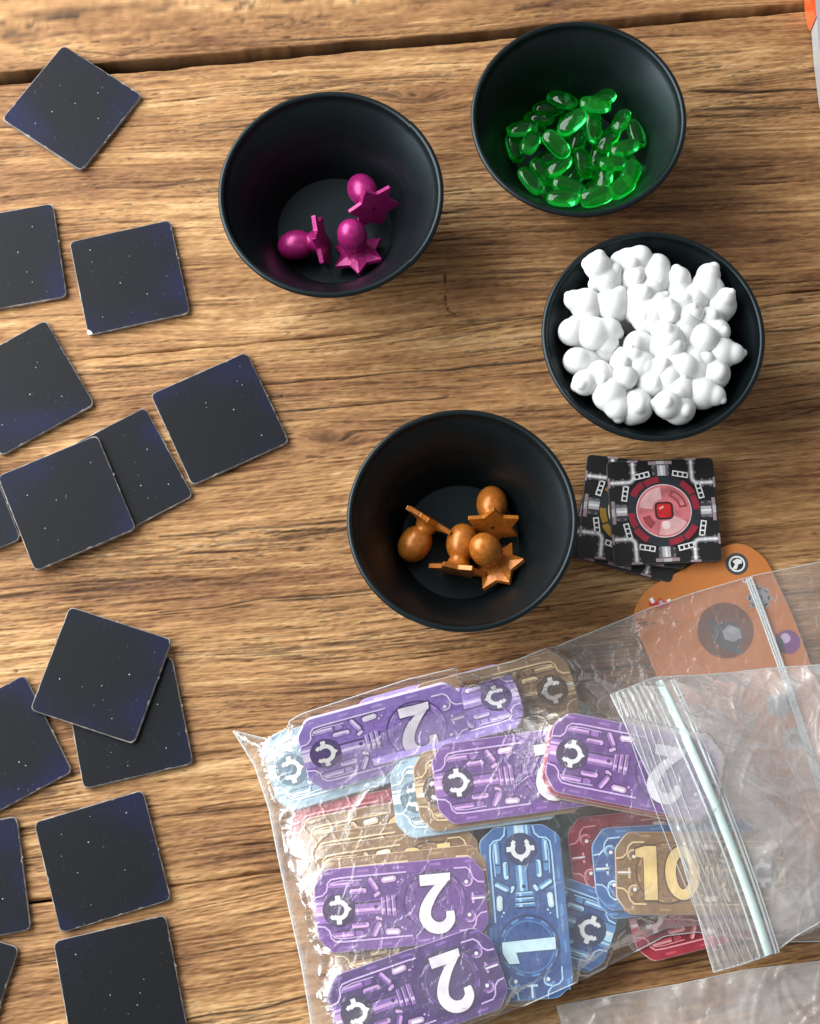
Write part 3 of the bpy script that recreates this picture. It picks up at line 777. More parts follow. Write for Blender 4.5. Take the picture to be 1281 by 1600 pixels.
# ------------------------------------------------------------------ black card tiles with the gem print
P_ = {}
def flat(name, c, rough=.45, var=.14, scale=260.0):
    name = name + '_%02d%02d%02d' % tuple(int(q * 99) for q in c)
    if name not in P_: P_[name] = mottled('print_' + name, c, rough, var, scale, bump=.06, bump_scale=1200)
    return P_[name]
def gem_tile_meshes(core_col):
    mm = .001; h = .0272
    core = MB(); core.slab(round_poly([(-h, -h), (h, -h), (h, h), (-h, h)], .0030, 5), 0, .0020, .00025)
    mats = [flat('black', (.0075, .0070, .0080)), flat('pipe_mid', (.16, .15, .16)), flat('pipe_light', (.50, .49, .50)), flat('pipe_pale', (.78, .78, .78)), flat('pipe_dark', (.045, .043, .050)),
            flat('pipe_pink', (.33, .25, .27)), flat('slate', (.020, .026, .034)), flat('arc_red', core_col[0])]
    f = MB(); z0 = .00206; dz = .00006
    hh = h - .00035
    f.poly(round_poly([(-hh, -hh), (hh, -hh), (hh, hh), (-hh, hh)], .0028, 5), z0, 0)
    for k in range(4):
        c, s = round(math.cos(k * math.pi/2)), round(math.sin(k * math.pi/2))
        def T(x, y): return (x * c - y * s) * mm, (x * s + y * c) * mm
        def rr(x, y, w, hgt, z, m, a=0): q = T(x, y); f.rect(q[0], q[1], w * mm, hgt * mm, z, m, a + 90 * k)
        # barrel in the middle of the side, round shading as printed bands
        for (dy, w, hgt, m) in ((0, 9.5, 1.2, 4), (-1.6, 8.4, 1.6, 1), (1.9, 8.6, 2.0, 1)): rr(0, 21.4 + dy, w, hgt, z0 + dz, m)
        for (dx, w, m) in ((-2.4, 1.5, 4), (-1.0, 1.6, 2), (.4, 1.4, 3), (1.8, 1.4, 2), (3.1, 1.2, 1)): rr(dx, 21.2, w, 5.6, z0 + 2 * dz, m)
        rr(0, 25.4, 12.0, 1.8, z0 + dz, 5); rr(0, 25.6, 4.0, 1.6, z0 + 2 * dz, 2)
        for sg in (-1, 1):
            # ladder strip with three holes
            an = -12 * sg; ca, sa = math.cos(R_(an)), math.sin(R_(an)); lx, ly = sg * 9.8, 18.9
            rr(lx, ly, 8.2, 3.0, z0 + 3 * dz, 3, an)
            for t in (-2.5, 0, 2.5): rr(lx + t * ca, ly + t * sa, 1.75, 1.7, z0 + 4 * dz, 0, an)
        # elbow pipe across the corner
        for w, m, q in ((2.9, 1, 1), (1.7, 2, 2), (.7, 3, 3)):
            pts = [T(15.6, 27), T(15.6, 20), T(15.6, 17.0)] + [T(18.6 - 3.0 * math.cos(R_(b)), 17.0 - 3.0 * math.sin(R_(b))) for b in range(10, 91, 16)] + [T(21, 14.0), T(27, 14.0)]
            f.ribbon(pts, w * mm, z0 + q * dz, m)
        for (x, y, a) in ((15.6, 24.6, 0), (15.6, 19.6, 0), (24.8, 14.0, 90), (20.6, 14.0, 90)):
            rr(x, y, 4.2, 1.3, z0 + 4 * dz, 1, a); rr(x, y, 1.6, 1.3, z0 + 5 * dz, 3, a)
        rr(15.6, 26.6, 5.4, 1.1, z0 + 4 * dz, 5); rr(26.6, 14.0, 5.4, 1.1, z0 + 4 * dz, 5, 90)
    f.disc(0, 0, 18.6 * mm, z0 + 5 * dz, 6, 48)
    for a in (0, 95, 182, 275):
        f.arc(0, 0, 15.0 * mm, 18.2 * mm, a, a + 26, z0 + 6 * dz, 7, 8); f.arc(0, 0, 15.6 * mm, 19.0 * mm, a + 29, a + 56, z0 + 6 * dz, 7, 8)
    g = MB(); gm = [flat('rim_white', core_col[1]), flat('disc_pink', core_col[2], var=.35, scale=170), flat('disc_light', core_col[3], var=.2, scale=200), flat('gem_line', (.035, .012, .014)), flat('gem_red', core_col[4], var=.3, scale=330), flat('disc_deep', core_col[5], var=.3)]
    z1 = z0 + 7 * dz
    g.disc(0, 0, 14.0 * mm, z1, 0, 48); g.disc(0, 0, 13.5 * mm, z1 + dz, 1, 48)
    g.arc(0, 0, 6.0 * mm, 12.6 * mm, 95, 170, z1 + 2*dz, 2, 12); g.arc(0, 0, 7.5 * mm, 11.6 * mm, 195, 232, z1 + 2*dz, 5, 8)
    g.arc(0, 0, 8.0 * mm, 12.0 * mm, 8, 68, z1 + 2*dz, 5, 10); g.arc(0, 0, 9.0 * mm, 11.0 * mm, 14, 60, z1 + 3*dz, 1, 10)
    g.arc(0, 0, 5.5 * mm, 12.8 * mm, 255, 330, z1 + 2*dz, 2, 12); g.disc(.5 * mm, -7.5 * mm, 2.2 * mm, z1 + 3*dz, 0, 16)
    e = MB()
    e.poly(round_poly([(-4.6*mm, -4.6*mm), (4.6*mm, -4.6*mm), (4.6*mm, 4.6*mm), (-4.6*mm, 4.6*mm)], 2.6*mm, 5), z1 + 4*dz, 3)
    e.poly(round_poly([(-3.6*mm, -3.6*mm), (3.6*mm, -3.6*mm), (3.6*mm, 3.6*mm), (-3.6*mm, 3.6*mm)], 1.8*mm, 5), z1 + 5*dz, 4)
    e.capsule(-1.2*mm, 1.6*mm, 2.6*mm, 1.1*mm, z1 + 6*dz, 2, 30)
    return core, f, mats, g, e, gm
RED = ((.30, .018, .035), (.80, .62, .62), (.62, .17, .19), (.74, .42, .42), (.58, .016, .018), (.30, .055, .065))
GOLD = ((.36, .20, .02), (.78, .70, .50), (.55, .36, .08), (.70, .52, .22), (.50, .26, .02), (.25, .14, .03))
def gem_tile(px, z, ang, cols, label, tilt=(0, 0)):
    t = thing('gem_print_tile', label, 'tile', at(px[0], px[1], z), (R_(tilt[0]), R_(tilt[1]), R_(ang)), 'black machine-print square tiles')
    core, f, mats, g, e, gm = gem_tile_meshes(cols)
    core.build('board', worn_edge_material('black_card_edge', (.16, .15, .14), (.015, .014, .016)), t)
    f.build('printed_face', mats, t); g.build('printed_disc', gm, t); e.build('printed_gem', gm, t)
gem_tile((985, 812), .0002, -17, GOLD, 'lowest black tile of the stack, only its bottom corner showing')
gem_tile((991, 800), .0024, -8, GOLD, 'black pipe-print tile with a gold ring, second in the stack', (0, 0))
gem_tile((1035, 800), .0047, 1.5, RED, 'black pipe-print tile with a round red gem picture, on top of the stack')

# ------------------------------------------------------------------ orange player board under the bag
def orange_board():
    o0 = at(1170, 1100)
    t = thing('orange_board', 'orange rounded card board with a round eye emblem, half under the plastic bags', 'game board', o0)
    L = lambda x, y: (at(x, y, .002) - o0).xy
    out = [(984, 958), (1010, 918), (1070, 888), (1128, 852), (1160, 847), (1196, 870), (1238, 960), (1270, 1048), (1318, 1160), (1345, 1330), (1310, 1385), (1150, 1385), (1105, 1290), (1040, 1090)]
    pts = round_poly([L(*p) for p in reversed(out)], [.008, .016, .012, .008, .01, .01, .01, .007, .006, .010, .005, .01, .008, .007][::-1], 5)
    a = MB(); a.slab(pts, 0, .0018, .0003); a.build('board', [mottled('orange_card', (.52, .175, .038), .5, .10, 40, bump=.08)], t)
    z = .00188; dz = .00006
    def disc(mb, x, y, r, k, m): q = L(x, y); mb.disc(q.x, q.y, r / 3240, z + k * dz, m, 28)
    def poly(mb, P, k, m): mb.poly([L(*p) for p in P][::-1], z + k * dz, m)
    mats = [flat('ink', (.020, .022, .028)), flat('paper_white', (.75, .75, .73)), flat('grey', (.30, .30, .31)), flat('maroon', (.155, .050, .026), var=.1), flat('graphite', (.055, .060, .068)), flat('silver', (.36, .37, .39)),
            flat('plum', (.20, .055, .20)), flat('red', (.50, .03, .03)), flat('pale_lilac', (.55, .42, .58))]
    e = MB(); disc(e, 1150, 881, 18.5, 0, 4); disc(e, 1150, 881, 13.5, 1, 1); disc(e, 1150, 881, 10.5, 2, 0)
    poly(e, [(1143, 889), (1147, 882), (1143, 877), (1150, 873), (1157, 875), (1158, 880), (1152, 882), (1150, 889)], 3, 1); e.build('eye_emblem', mats, t)
    d = MB(); disc(d, 1132, 985, 46, 0, 3)
    poly(d, [(1102, 964), (1122, 976), (1134, 970), (1155, 979), (1161, 1000), (1151, 1008), (1162, 1022), (1138, 1019), (1116, 1002)], 1, 4)
    poly(d, [(1127, 986), (1138, 976), (1154, 982), (1158, 996), (1145, 1003), (1131, 999)], 2, 2); poly(d, [(1132, 985), (1143, 979), (1153, 985), (1144, 994)], 3, 5); d.build('gem_roundel', mats, t)
    g = MB(); disc(g, 1185, 934, 17, 0, 2); disc(g, 1185, 934, 10, 1, 5); disc(g, 1185, 934, 5, 2, 3)
    for k in range(8):
        q = L(1185 + 17 * math.cos(k * .785), 934 + 17 * math.sin(k * .785)); g.rect(q.x, q.y, 7 / 3240, 7 / 3240, z, 2, k * 45)
    g.build('gear_icon', mats, t)
    b = MB(); disc(b, 1230, 1003, 20, 0, 6); disc(b, 1226, 997, 8, 1, 8); poly(b, [(1212, 990), (1222, 1000), (1226, 1020), (1214, 1016)], 2, 4); b.build('planet_icon', mats, t)
    x = MB(); poly(x, [(1012, 945), (1016, 935), (1024, 940), (1030, 934), (1038, 940), (1046, 936), (1044, 948), (1028, 952)], 0, 7)
    poly(x, [(1013, 936), (1018, 933), (1022, 941), (1017, 943)], 1, 1); poly(x, [(1027, 940), (1032, 937), (1036, 942), (1031, 945)], 1, 5); poly(x, [(1040, 938), (1045, 935), (1047, 938), (1042, 941)], 1, 1); x.build('burst_icon', mats, t)
    w = MB(); disc(w, 1165, 906, 5, 0, 7); poly(w, [(1158, 905), (1164, 908), (1170, 903), (1167, 911), (1160, 911)], 1, 1); w.build('spark_icon', mats, t)
    r = MB(); disc(r, 1215, 1102, 20, 0, 2); poly(r, [(1222, 1070), (1240, 1066), (1246, 1090), (1230, 1104)], 1, 4); disc(r, 1240, 1155, 18, 0, 5); disc(r, 1240, 1155, 9, 1, 3); r.build('cog_icon', mats, t)
orange_board()

# ------------------------------------------------------------------ currency tokens
TL, TW, TT = .0800, .0385, .0019
SCHEMES = {  # base, light line, mid, pale, dark, dial
    'purple': ((.165, .060, .275), (.66, .46, .78), (.30, .14, .43), (.68, .40, .70), (.050, .022, .085), (.130, .050, .235)),
    'purple_glare': ((.310, .215, .560), (.78, .70, .94), (.44, .32, .68), (.78, .66, .90), (.11, .075, .190), (.28, .18, .50)),  # purple tokens again, film glare painted into paler colours
    'violet': ((.075, .028, .165), (.62, .46, .78), (.20, .09, .36), (.56, .33, .64), (.028, .014, .060), (.055, .022, .135)),
    'blue': ((.055, .140, .345), (.42, .68, .88), (.11, .27, .52), (.50, .76, .90), (.022, .035, .105), (.036, .085, .255)),
    'tan': ((.270, .155, .070), (.80, .60, .33), (.40, .25, .115), (.78, .60, .36), (.085, .045, .022), (.24, .135, .060)),
    'red': ((.330, .030, .048), (.76, .30, .33), (.46, .07, .09), (.72, .35, .36), (.09, .010, .018), (.25, .02, .035)),
    'ice': ((.36, .50, .58), (.80, .90, .94), (.26, .38, .46), (.76, .88, .92), (.10, .17, .22), (.30, .43, .50)),
    'green': ((.050, .120, .095), (.30, .48, .42), (.08, .18, .15), (.30, .46, .40), (.02, .045, .04), (.04, .10, .08)),
}
def two_glyph():
    P = [(-.27, .20), (-.26, .36), (-.10, .485), (.13, .46), (.27, .30), (.24, .10), (.08, -.12), (-.10, -.28), (-.24, -.40)]
    pts = []
    for i in range(len(P) - 1):
        p0, p1, p2, p3 = P[max(i-1, 0)], P[i], P[i+1], P[min(i+2, len(P)-1)]
        for j in range(4):
            t = j / 4
            pts.append(tuple(.5 * (2*p1[k] + (p2[k]-p0[k])*t + (2*p0[k]-5*p1[k]+4*p2[k]-p3[k])*t*t + (3*p1[k]-p0[k]-3*p2[k]+p3[k])*t**3) for k in (0, 1)))
    pts.append(P[-1])
    ws = [.16 + .10 * math.sin(math.pi * min(1, i / (len(pts) - 1) * 1.15)) for i in range(len(pts))]
    return pts, ws
GLYPH2 = two_glyph()
def token_meshes(scheme, digit):
    mm = .001; base, line, mid, pale, dark, dial = SCHEMES[scheme]
    nm = 'token_' + scheme
    mats = [flat(nm + '_base', base, .40, .22, 150), flat(nm + '_line', line), flat(nm + '_mid', mid, .4, .25, 300), flat(nm + '_pale', pale), flat(nm + '_dark', dark), flat(nm + '_dial', dial, .4, .3, 500), flat('emblem_white', (.82, .82, .80), var=.04),
            flat('numeral_' + scheme, (.86, .80, .90) if scheme in ('purple', 'violet', 'purple_glare') else ((.62, .84, .93) if scheme == 'blue' else (.80, .58, .24)), .35, .18, 120)]
    X, Y = TL / 2, TW / 2; c = .0075
    outl = round_poly([(-X, -Y + c), (-X + c * .8, -Y), (X - c * .8, -Y), (X, -Y + c), (X, Y - c), (X - c * .8, Y), (-X + c * .8, Y), (-X, Y - c)], .0022, 3)
    core = MB(); core.slab(outl, 0, TT, .00030, 0, 0)
    f = MB(); z = TT + .00006; dz = .00006
    k_ = 1 - .00038 / Y
    f.poly([(p.x * (1 - .00038 / X), p.y * k_) for p in outl], z, 0)
    def rib(P, w, k, m): f.ribbon([(x * mm, y * mm) for x, y in P], w * mm, z + k * dz, m)
    def cap(x, y, w, h, k, m, a=0):
        if h > 1.5: f.capsule(x * mm, (y - .25) * mm, (w + .9) * mm, (h + .9) * mm, z + (k - .5) * dz, 4, a)
        f.capsule(x * mm, y * mm, w * mm, h * mm, z + k * dz, m, a)
    def rc(x, y, w, h, k, m, a=0): f.rect(x * mm, y * mm, w * mm, h * mm, z + k * dz, m, a)
    half = [(39.2, 6.6), (36.0, 7.2), (34.0, 9.2), (33.4, 12.4), (31.6, 14.2), (-31.8, 14.2), (-33.6, 12.4), (-34.6, 9.0), (-36.6, 7.2), (-39.2, 6.8)]
    f.poly([(x * mm, y * mm) for x, y in [(x, -y) for x, y in reversed(half)] + half], z + .5 * dz, 5)
    for q in range(9): f.capsule((-34 + q * 8.4) * mm, (17.2 if q % 2 else -17.0) * mm, 5.5 * mm, 1.2 * mm, z + .5 * dz, 2)
    f.disc(-16 * mm, 0, 14.6 * mm, z + dz, 4, 36); f.disc(-16.2 * mm, .3 * mm, 14.0 * mm, z + 1.5 * dz, 5, 36)
    for q in range(11): f.arc(-16 * mm, 0, 12.6 * mm, 13.6 * mm, 18 + q * 32.7, 34 + q * 32.7, z + 2 * dz, 2, 3)
    f.arc(-16 * mm, 0, 11.6 * mm, 12.0 * mm, 0, 360, z + 2 * dz, 2, 32)
    for k in range(14): f.disc((-16 + 10.2 * math.cos(k * .45)) * mm, 10.2 * math.sin(k * .45) * mm, .35 * mm, z + 2 * dz, 4, 6)
    rc(37.0, 0, 6.4, 11.0, 1, 2); rc(37.6, 0, 5.0, 4.6, 2, 3); rc(36.4, 1.2, 6.0, 1.0, 3, 6); rc(37.4, -3.6, 5.2, 1.2, 2, 1)
    for s in (-1, 1):
        rib([(39.6, 6.6 * s), (36.0, 7.2 * s), (34.0, 9.2 * s), (33.4, 12.4 * s), (31.6, 14.2 * s), (27, 14.6 * s), (-4.0, 14.6 * s)], .75, 4, 1)
        rib([(33.0, 10.6 * s), (31.8, 12.6 * s), (27.0, 13.2 * s), (17, 12.8 * s)], .45, 4, 1)
        rib([(-26.0, 14.4 * s), (-31.8, 14.2 * s), (-33.6, 12.4 * s), (-34.6, 9.0 * s), (-36.6, 7.2 * s), (-39.6, 6.8 * s)], .75, 4, 1)
        cap(25.5, 11.4 * s, 15.0, 2.5, 2, 2); cap(27.5, 11.8 * s, 9.0, 1.0, 3, 3); rc(22.2, 11.4 * s, .6, 2.6, 3, 4)
        cap(19.4, 7.8 * s, 8.2, 2.3, 2, 3); cap(19.8, 7.2 * s, 6.2, 1.0, 3, 2)
        cap(12.0, 10.2 * s, 7.6, 2.6, 4, 2, 60 * s); cap(11.7, 10.6 * s, 6.4, 1.3, 5, 3, 60 * s)
        cap(4.6, 12.0 * s, 7.2, 2.8, 3, 3, -4 * s); cap(4.6, 12.2 * s, 5.2, 1.4, 4, 6, -4 * s)
        cap(10.6, 5.6 * s, 3.4, 1.6, 3, 3, -30 * s); f.disc(.2 * mm, 10.4 * s * mm, .55 * mm, z + 3 * dz, 3, 8); f.disc(-1.4 * mm, 11.4 * s * mm, .4 * mm, z + 3 * dz, 3, 8)
        f.arc(-31.5 * mm, 8.2 * s * mm, 1.4 * mm, 3.0 * mm, 20, 250, z + 4 * dz, 2, 10); f.arc(-31.5 * mm, 8.2 * s * mm, 2.2 * mm, 2.8 * mm, 60, 200, z + 5 * dz, 3, 8)
        f.disc(-31.2 * mm, 7.6 * s * mm, .9 * mm, z + 5 * dz, 6, 10)
    rc(15.5, 0, 12.0, 6.2, 2, 2); rc(15.5, 1.0, 12.0, 1.5, 3, 3); rc(15.5, -2.4, 12.0, 1.0, 3, 4); f.disc(11.6 * mm, 0, .9 * mm, z + 4 * dz, 4, 10)
    for x, h in ((8.2, 8.2), (5.6, 9.0), (3.2, 9.6)):
        rc(x, 0, 1.8, h, 2, 2); rc(x + .5, 0, .5, h * .92, 3, 3); rc(x, h * .22, 1.8, h * .16, 4, 1); rc(x - 1.3, 0, .6, h * .9, 3, 4)
    rc(-36.0, 0, 7.0, 2.0, 3, 2); rc(-36.0, .3, 6.0, .8, 4, 6); rc(-33.6, 0, 1.0, 5.0, 3, 3)
    f.disc(29 * mm, 0, 7.6 * mm, z + 5 * dz, 4, 30)
    em = MB(); ze = z + 6 * dz
    em.arc(29 * mm, 0, 2.7 * mm, 4.8 * mm, 48, 312, ze, 6, 20)
    for s in (-1, 1): em.rect(29.1 * mm, 5.4 * s * mm, 2.3 * mm, 2.4 * mm, ze + dz, 6); em.rect((29 + 3.1) * mm, 3.2 * s * mm, 1.7 * mm, 2.0 * mm, ze + dz, 6, 48 * s)
    em.poly([(25.0 * mm, -1.7 * mm), (25.0 * mm, 1.7 * mm), (22.9 * mm, 0)], ze + dz, 6)
    nb = None
    if digit:
        nb = MB(); cx, H = -16.5 * mm, 25 * mm
        if digit == '2':
            G, Wd = GLYPH2
            P = [(cx + x * H * .86, y * H) for x, y in G]
            for ex, m, k in ((1.0, 4, 0), (0, 7, 1)):
                nb.ribbon(P, [w * H * .86 + ex * mm * 1.2 for w in Wd], ze + k * dz, m)
                e2 = ex * .6 * mm
                nb.poly([(cx - .35 * H * .86 - e2, -.5 * H - e2), (cx + .33 * H * .86 + e2, -.5 * H - e2), (cx + .33 * H * .86 + e2, -.30 * H + e2), (cx - .06 * H, -.30 * H + e2), (cx - .33 * H * .86 - e2, -.36 * H + e2)], ze + (k + 2) * dz, m) if k else nb.poly([(cx - .37 * H * .86, -.525 * H), (cx + .355 * H * .86, -.525 * H), (cx + .355 * H * .86, -.275 * H), (cx - .35 * H * .86, -.30 * H)], ze + .5 * dz, m)
        if digit == '1':
            S = [(-.06, -.5), (.16, -.5), (.13, .5), (-.07, .5), (-.27, .40), (-.27, .20), (-.07, .25)]
            for ex, m, k in ((1.05, 4, 0), (1.0, 7, 1)):
                nb.poly([(cx + x * H * ex, y * H * (ex * 1.0)) for x, y in S], ze + k * dz, m)
        if digit == '10':
            S = [(-.15, -.5), (.10, -.5), (.10, .5), (-.12, .5), (-.30, .44), (-.30, .30), (-.15, .28)]
            for ex, m, k in ((1.07, 4, 0), (1.0, 7, 1)):
                nb.poly([(cx - 6.5 * mm + x * H * ex, y * H * ex) for x, y in S], ze + k * dz, m)
                n = 32; A = []; B = []
                e = (ex - 1) * 9 * mm
                for i in range(n + 1):
                    a = 2 * math.pi * i / n
                    A.append((cx + 8 * mm + (8.2 * mm + e) * math.cos(a), (12.5 * mm + e) * math.sin(a))); B.append((cx + 8 * mm + (3.2 * mm - e) * math.cos(a), (7.6 * mm - e) * math.sin(a)))
                nb.quadstrip(B, A, ze + k * dz, m)
    edge = worn_edge_material('token_edge_' + scheme, tuple(min(1, .35 + .5 * v) for v in line), tuple(v * .9 for v in mid))
    return {'board': core.mesh('board', [edge]), 'printed_face': f.mesh('printed_face', mats), 'emblem': em.mesh('emblem', mats), 'numeral': nb.mesh('numeral', mats) if nb else None}
TM = {}
FOOT = []     # footprints for the bag: matrix, top height
def token(scheme, digit, S, Np, ztop, label, tilt=0.0, roll=0.0):
    """S: pixel of the emblem, Np: pixel of the numeral; ztop: height of the printed face"""
    key = (scheme, digit)
    if key not in TM: TM[key] = token_meshes(scheme, digit)
    a = at(S[0], S[1], ztop); b = at(Np[0], Np[1], ztop)
    d = (a - b); ang = math.atan2(d.y, d.x)
    mid = a.lerp(b, .5); e = Vector((math.cos(ang), math.sin(ang), 0))
    c = mid - e * .0063                     # emblem at +29 mm, numeral at -16.5 mm
    rot = Euler((R_(roll), R_(tilt), ang), 'XYZ')
    t = thing('currency_token', label, 'token', (c.x, c.y, ztop - TT), rot, 'bevelled currency tokens in the zip bag')
    for nm, me in TM[key].items():
        if me: link(nm, me, t)
    FOOT.append((Matrix.Translation(t.location) @ rot.to_matrix().to_4x4(), ztop))
    return t
def sh(p, dx, dy): return (p[0] + dx, p[1] + dy)
# bottom layers first
token('green', None, (900, 1150), (757, 1190), .0070, 'dark green token mostly hidden under the row of purple ones')
token('green', None, (830, 1270), (900, 1395), .0050, 'dark green token hidden under the middle of the heap beside the red ends')
token('tan', None, (560, 1560), (700, 1530), .0040, 'tan token at the bottom of the heap under the two lower purple tokens')
token('ice', '1', (455, 1203), (598, 1162), .0110, 'pale icy blue token at the left end of the bag')
token('tan', '10', (862, 1079), (722, 1114), .0080, 'tan token end at the top of the bag next to the violet tokens')
token('purple_glare', '2', (775, 1092), (634, 1130), .0125, 'purple token with film glare painted in at the top, emblem on the right', roll=-24)
token('purple_glare', '2', (513, 1172), (646, 1136), .0240, 'purple token with film glare painted in at the top, emblem on the left', roll=-33)
fs, fn = (530, 1422), (680, 1408)
token('red', None, sh(fs, -38, -102), sh(fn, -38, -118), .0090, 'red token of which only a long upper edge shows above the tan tokens')
token('tan', '10', sh(fs, -24, -84), sh(fn, -24, -99), .0115, 'tan token just below the red edge in the fanned stack', roll=-3)
token('tan', '10', sh(fs, -14, -58), sh(fn, -14, -66), .0140, 'tan token second in the fanned stack with its pale edge line', roll=-3)
token('tan', '10', sh(fs, -6, -38), sh(fn, -6, -46), .0165, 'tan token third in the fanned stack with round shapes printed along it', roll=-2)
token('tan', '10', sh(fs, 4, -16), sh(fn, 4, -18), .0190, 'tan token directly under the purple one with a large 2')
token('tan', '10', sh(fs, 26, 44), sh(fn, 26, 32), .0180, 'tan token strip between the two lower purple tokens')
token('blue', '1', (918, 1452), (780, 1402), .0120, 'blue token slanting down to the right under the upright blue one')
token('red', None, (1112, 1318), (968, 1334), .0110, 'red token with its left end beside the blue and tan stack')
token('red', None, (1020, 1435), (1160, 1400), .0080, 'red token corner below the tan ten token')
token('blue', '1', (1154, 1352), (1006, 1366), .0135, 'lower blue token under the tan ten token', roll=0)
token('blue', '1', (1152, 1344), (1005, 1354), .0156, 'upper blue token just under the tan ten token')
token('tan', '10', (1188, 1364), (1040, 1364), .0180, 'tan token reading 10 half covered by the zip flap')
token('ice', '1', (650, 1245), (797, 1224), .0190, 'grey-blue token end at the bottom of the middle stack')
token('tan', '10', (684, 1234), (832, 1213), .0211, 'tan token end in the middle of the middle stack')
token('purple', '2', fs, fn, .0212, 'purple token with a large upside-down 2, above the darkest violet one')
token('blue', '1', (812, 1330), (825, 1477), .0185, 'blue token reading 1 lying lengthwise down the photo')
token('violet', '2', (560, 1582), (702, 1532), .0236, 'dark violet token with an upside-down 2 at the bottom edge of the photo', roll=0)
token('purple', '2', (713, 1223), (862, 1202), .0232, 'purple token on top of the middle stack, its numeral half covered')
token('tan', '10', (893, 1188), (1040, 1216), .0254, 'dark brown-edged token directly under the red edge of the right stack')
token('red', None, (886, 1182), (1034, 1210), .0275, 'red token edge under the topmost purple token on the right')
token('purple', '2', (893, 1178), (1040, 1207), .0296, 'topmost purple token at the right running under the zip flap')

# ------------------------------------------------------------------ plastic bags
HX0, HX1, HY0, HY1, HD = -.18, .34, -.14, .38, .001
hn = (int((HY1 - HY0) / HD), int((HX1 - HX0) / HD))
HM = np.zeros(hn, np.float32)
gy, gx = np.meshgrid(HY0 + HD * np.arange(hn[0]), HX0 + HD * np.arange(hn[1]), indexing='ij')
for mt, zt in FOOT:
    inv = np.array(mt.inverted())
    lx = inv[0, 0] * gx + inv[0, 1] * gy + inv[0, 3]; ly = inv[1, 0] * gx + inv[1, 1] * gy + inv[1, 3]
    lx = (lx - inv[0, 2] * 0); ok = (np.abs(lx) < TL / 2 + .0008) & (np.abs(ly) < TW / 2 + .0008) & (np.abs(lx) / .0075 + np.abs(ly) / .0075 < (TL + TW) / 2 / .0075 - .8)
    rz = np.array(mt)
    zz = zt + rz[2, 1] * ly
    HM = np.where(ok, np.maximum(HM, zz), HM)
def fftblur(A, s):
    fy = np.fft.fftfreq(A.shape[0])[:, None]; fx = np.fft.rfftfreq(A.shape[1])[None, :]
    return np.fft.irfft2(np.fft.rfft2(A) * np.exp(-2 * np.pi**2 * s * s * (fy**2 + fx**2)), s=A.shape)
def dilate(A, n):
    B = A.copy()
    for i in range(n):
        C = B.copy()
        C[1:] = np.maximum(C[1:], B[:-1]); C[:-1] = np.maximum(C[:-1], B[1:]); C[:, 1:] = np.maximum(C[:, 1:], B[:, :-1]); C[:, :-1] = np.maximum(C[:, :-1], B[:, 1:])
        B = C
    return B
H_tight = dilate(HM, 2)
H_soft = np.maximum(fftblur(dilate(HM, 9), 8), fftblur(H_tight, 1.2))
def hs(A, x, y):
    i = np.clip((y - HY0) / HD, 0, hn[0] - 1.01); j = np.clip((x - HX0) / HD, 0, hn[1] - 1.01)
    i0 = i.astype(int); j0 = j.astype(int); a = i - i0; b = j - j0
    return (A[i0, j0] * (1-b) + A[i0, j0+1] * b) * (1-a) + (A[i0+1, j0] * (1-b) + A[i0+1, j0+1] * b) * a

def resample(pts, n):
    P = np.array([(p.x, p.y) for p in pts]); d = np.r_[0, np.cumsum(np.hypot(*np.diff(P, axis=0).T))]
    t = np.linspace(0, d[-1], n)
    return np.stack([np.interp(t, d, P[:, 0]), np.interp(t, d, P[:, 1])], -1)
def coons(top, bottom, left, right, nu, nv, z=.003):
    """grid of (nv, nu, 2); curves are pixel lists; top and bottom run left to right, left and right run top to bottom"""
    g = lambda L, n: resample([at(p[0], p[1], z) for p in L], n)
    T, B, L, R = g(top, nu), g(bottom, nu), g(left, nv), g(right, nv)
    u = np.linspace(0, 1, nu)[None, :, None]; v = np.linspace(0, 1, nv)[:, None, None]
    C = (1-v) * T[None] + v * B[None] + (1-u) * L[:, None] + u * R[:, None]
    C -= (1-u)*(1-v)*T[0] + u*(1-v)*T[-1] + (1-u)*v*B[0] + u*v*B[-1]
    return C
def creases(x, y, rng, n, amp, wmin, wmax, box):
    """sharp folds of limited length at random places and directions"""
    h = np.zeros_like(x)
    for _ in range(n):
        cx, cy = rng.uniform(box[0], box[1]), rng.uniform(box[2], box[3]); a = rng.uniform(0, math.pi)
        L = rng.uniform(.008, .035); w = rng.uniform(wmin, wmax)
        s = (x - cx) * math.cos(a) + (y - cy) * math.sin(a); t = -(x - cx) * math.sin(a) + (y - cy) * math.cos(a)
        t = t + .25 * s * s / L
        h += amp * rng.uniform(-.5, 1) * np.exp(-(s / L)**2) * np.maximum(0, 1 - np.abs(t) / w)
    return h
def edge_dist(C):
    nv, nu, _ = C.shape
    wu = np.hypot(*(C[:, -1] - C[:, 0]).T)[:, None]; wv = np.hypot(*(C[-1] - C[0]).T)[None, :]
    u = np.linspace(0, 1, nu)[None, :]; v = np.linspace(0, 1, nv)[:, None]
    return u * wu, (1 - u) * wu, v * wv, (1 - v) * wv

M['film'] = film_material('clear_film', .095, 3.0)
M['film_flap'] = film_material('clear_film_flap', .33, 9.0)
M['film_thin'] = film_material('clear_film_under', .05, 5.0)
M['film_low'] = film_material('clear_film_folded', .40, 17.0)
def seam_material():
    m, nt, b, nd, lk = newmat('film_edge')
    b.inputs['Base Color'].default_value = (.80, .84, .84, 1); b.inputs['Roughness'].default_value = .25; b.inputs['Transmission Weight'].default_value = .55; b.inputs['IOR'].default_value = 1.35
    return m
M['seam'] = seam_material()
M['zip'] = mottled('mint_zip_plastic', (.62, .76, .73), .3, .06, 300)
M['zip_clear'] = seam_material(); M['zip_clear'].name = 'clear_zip_plastic'

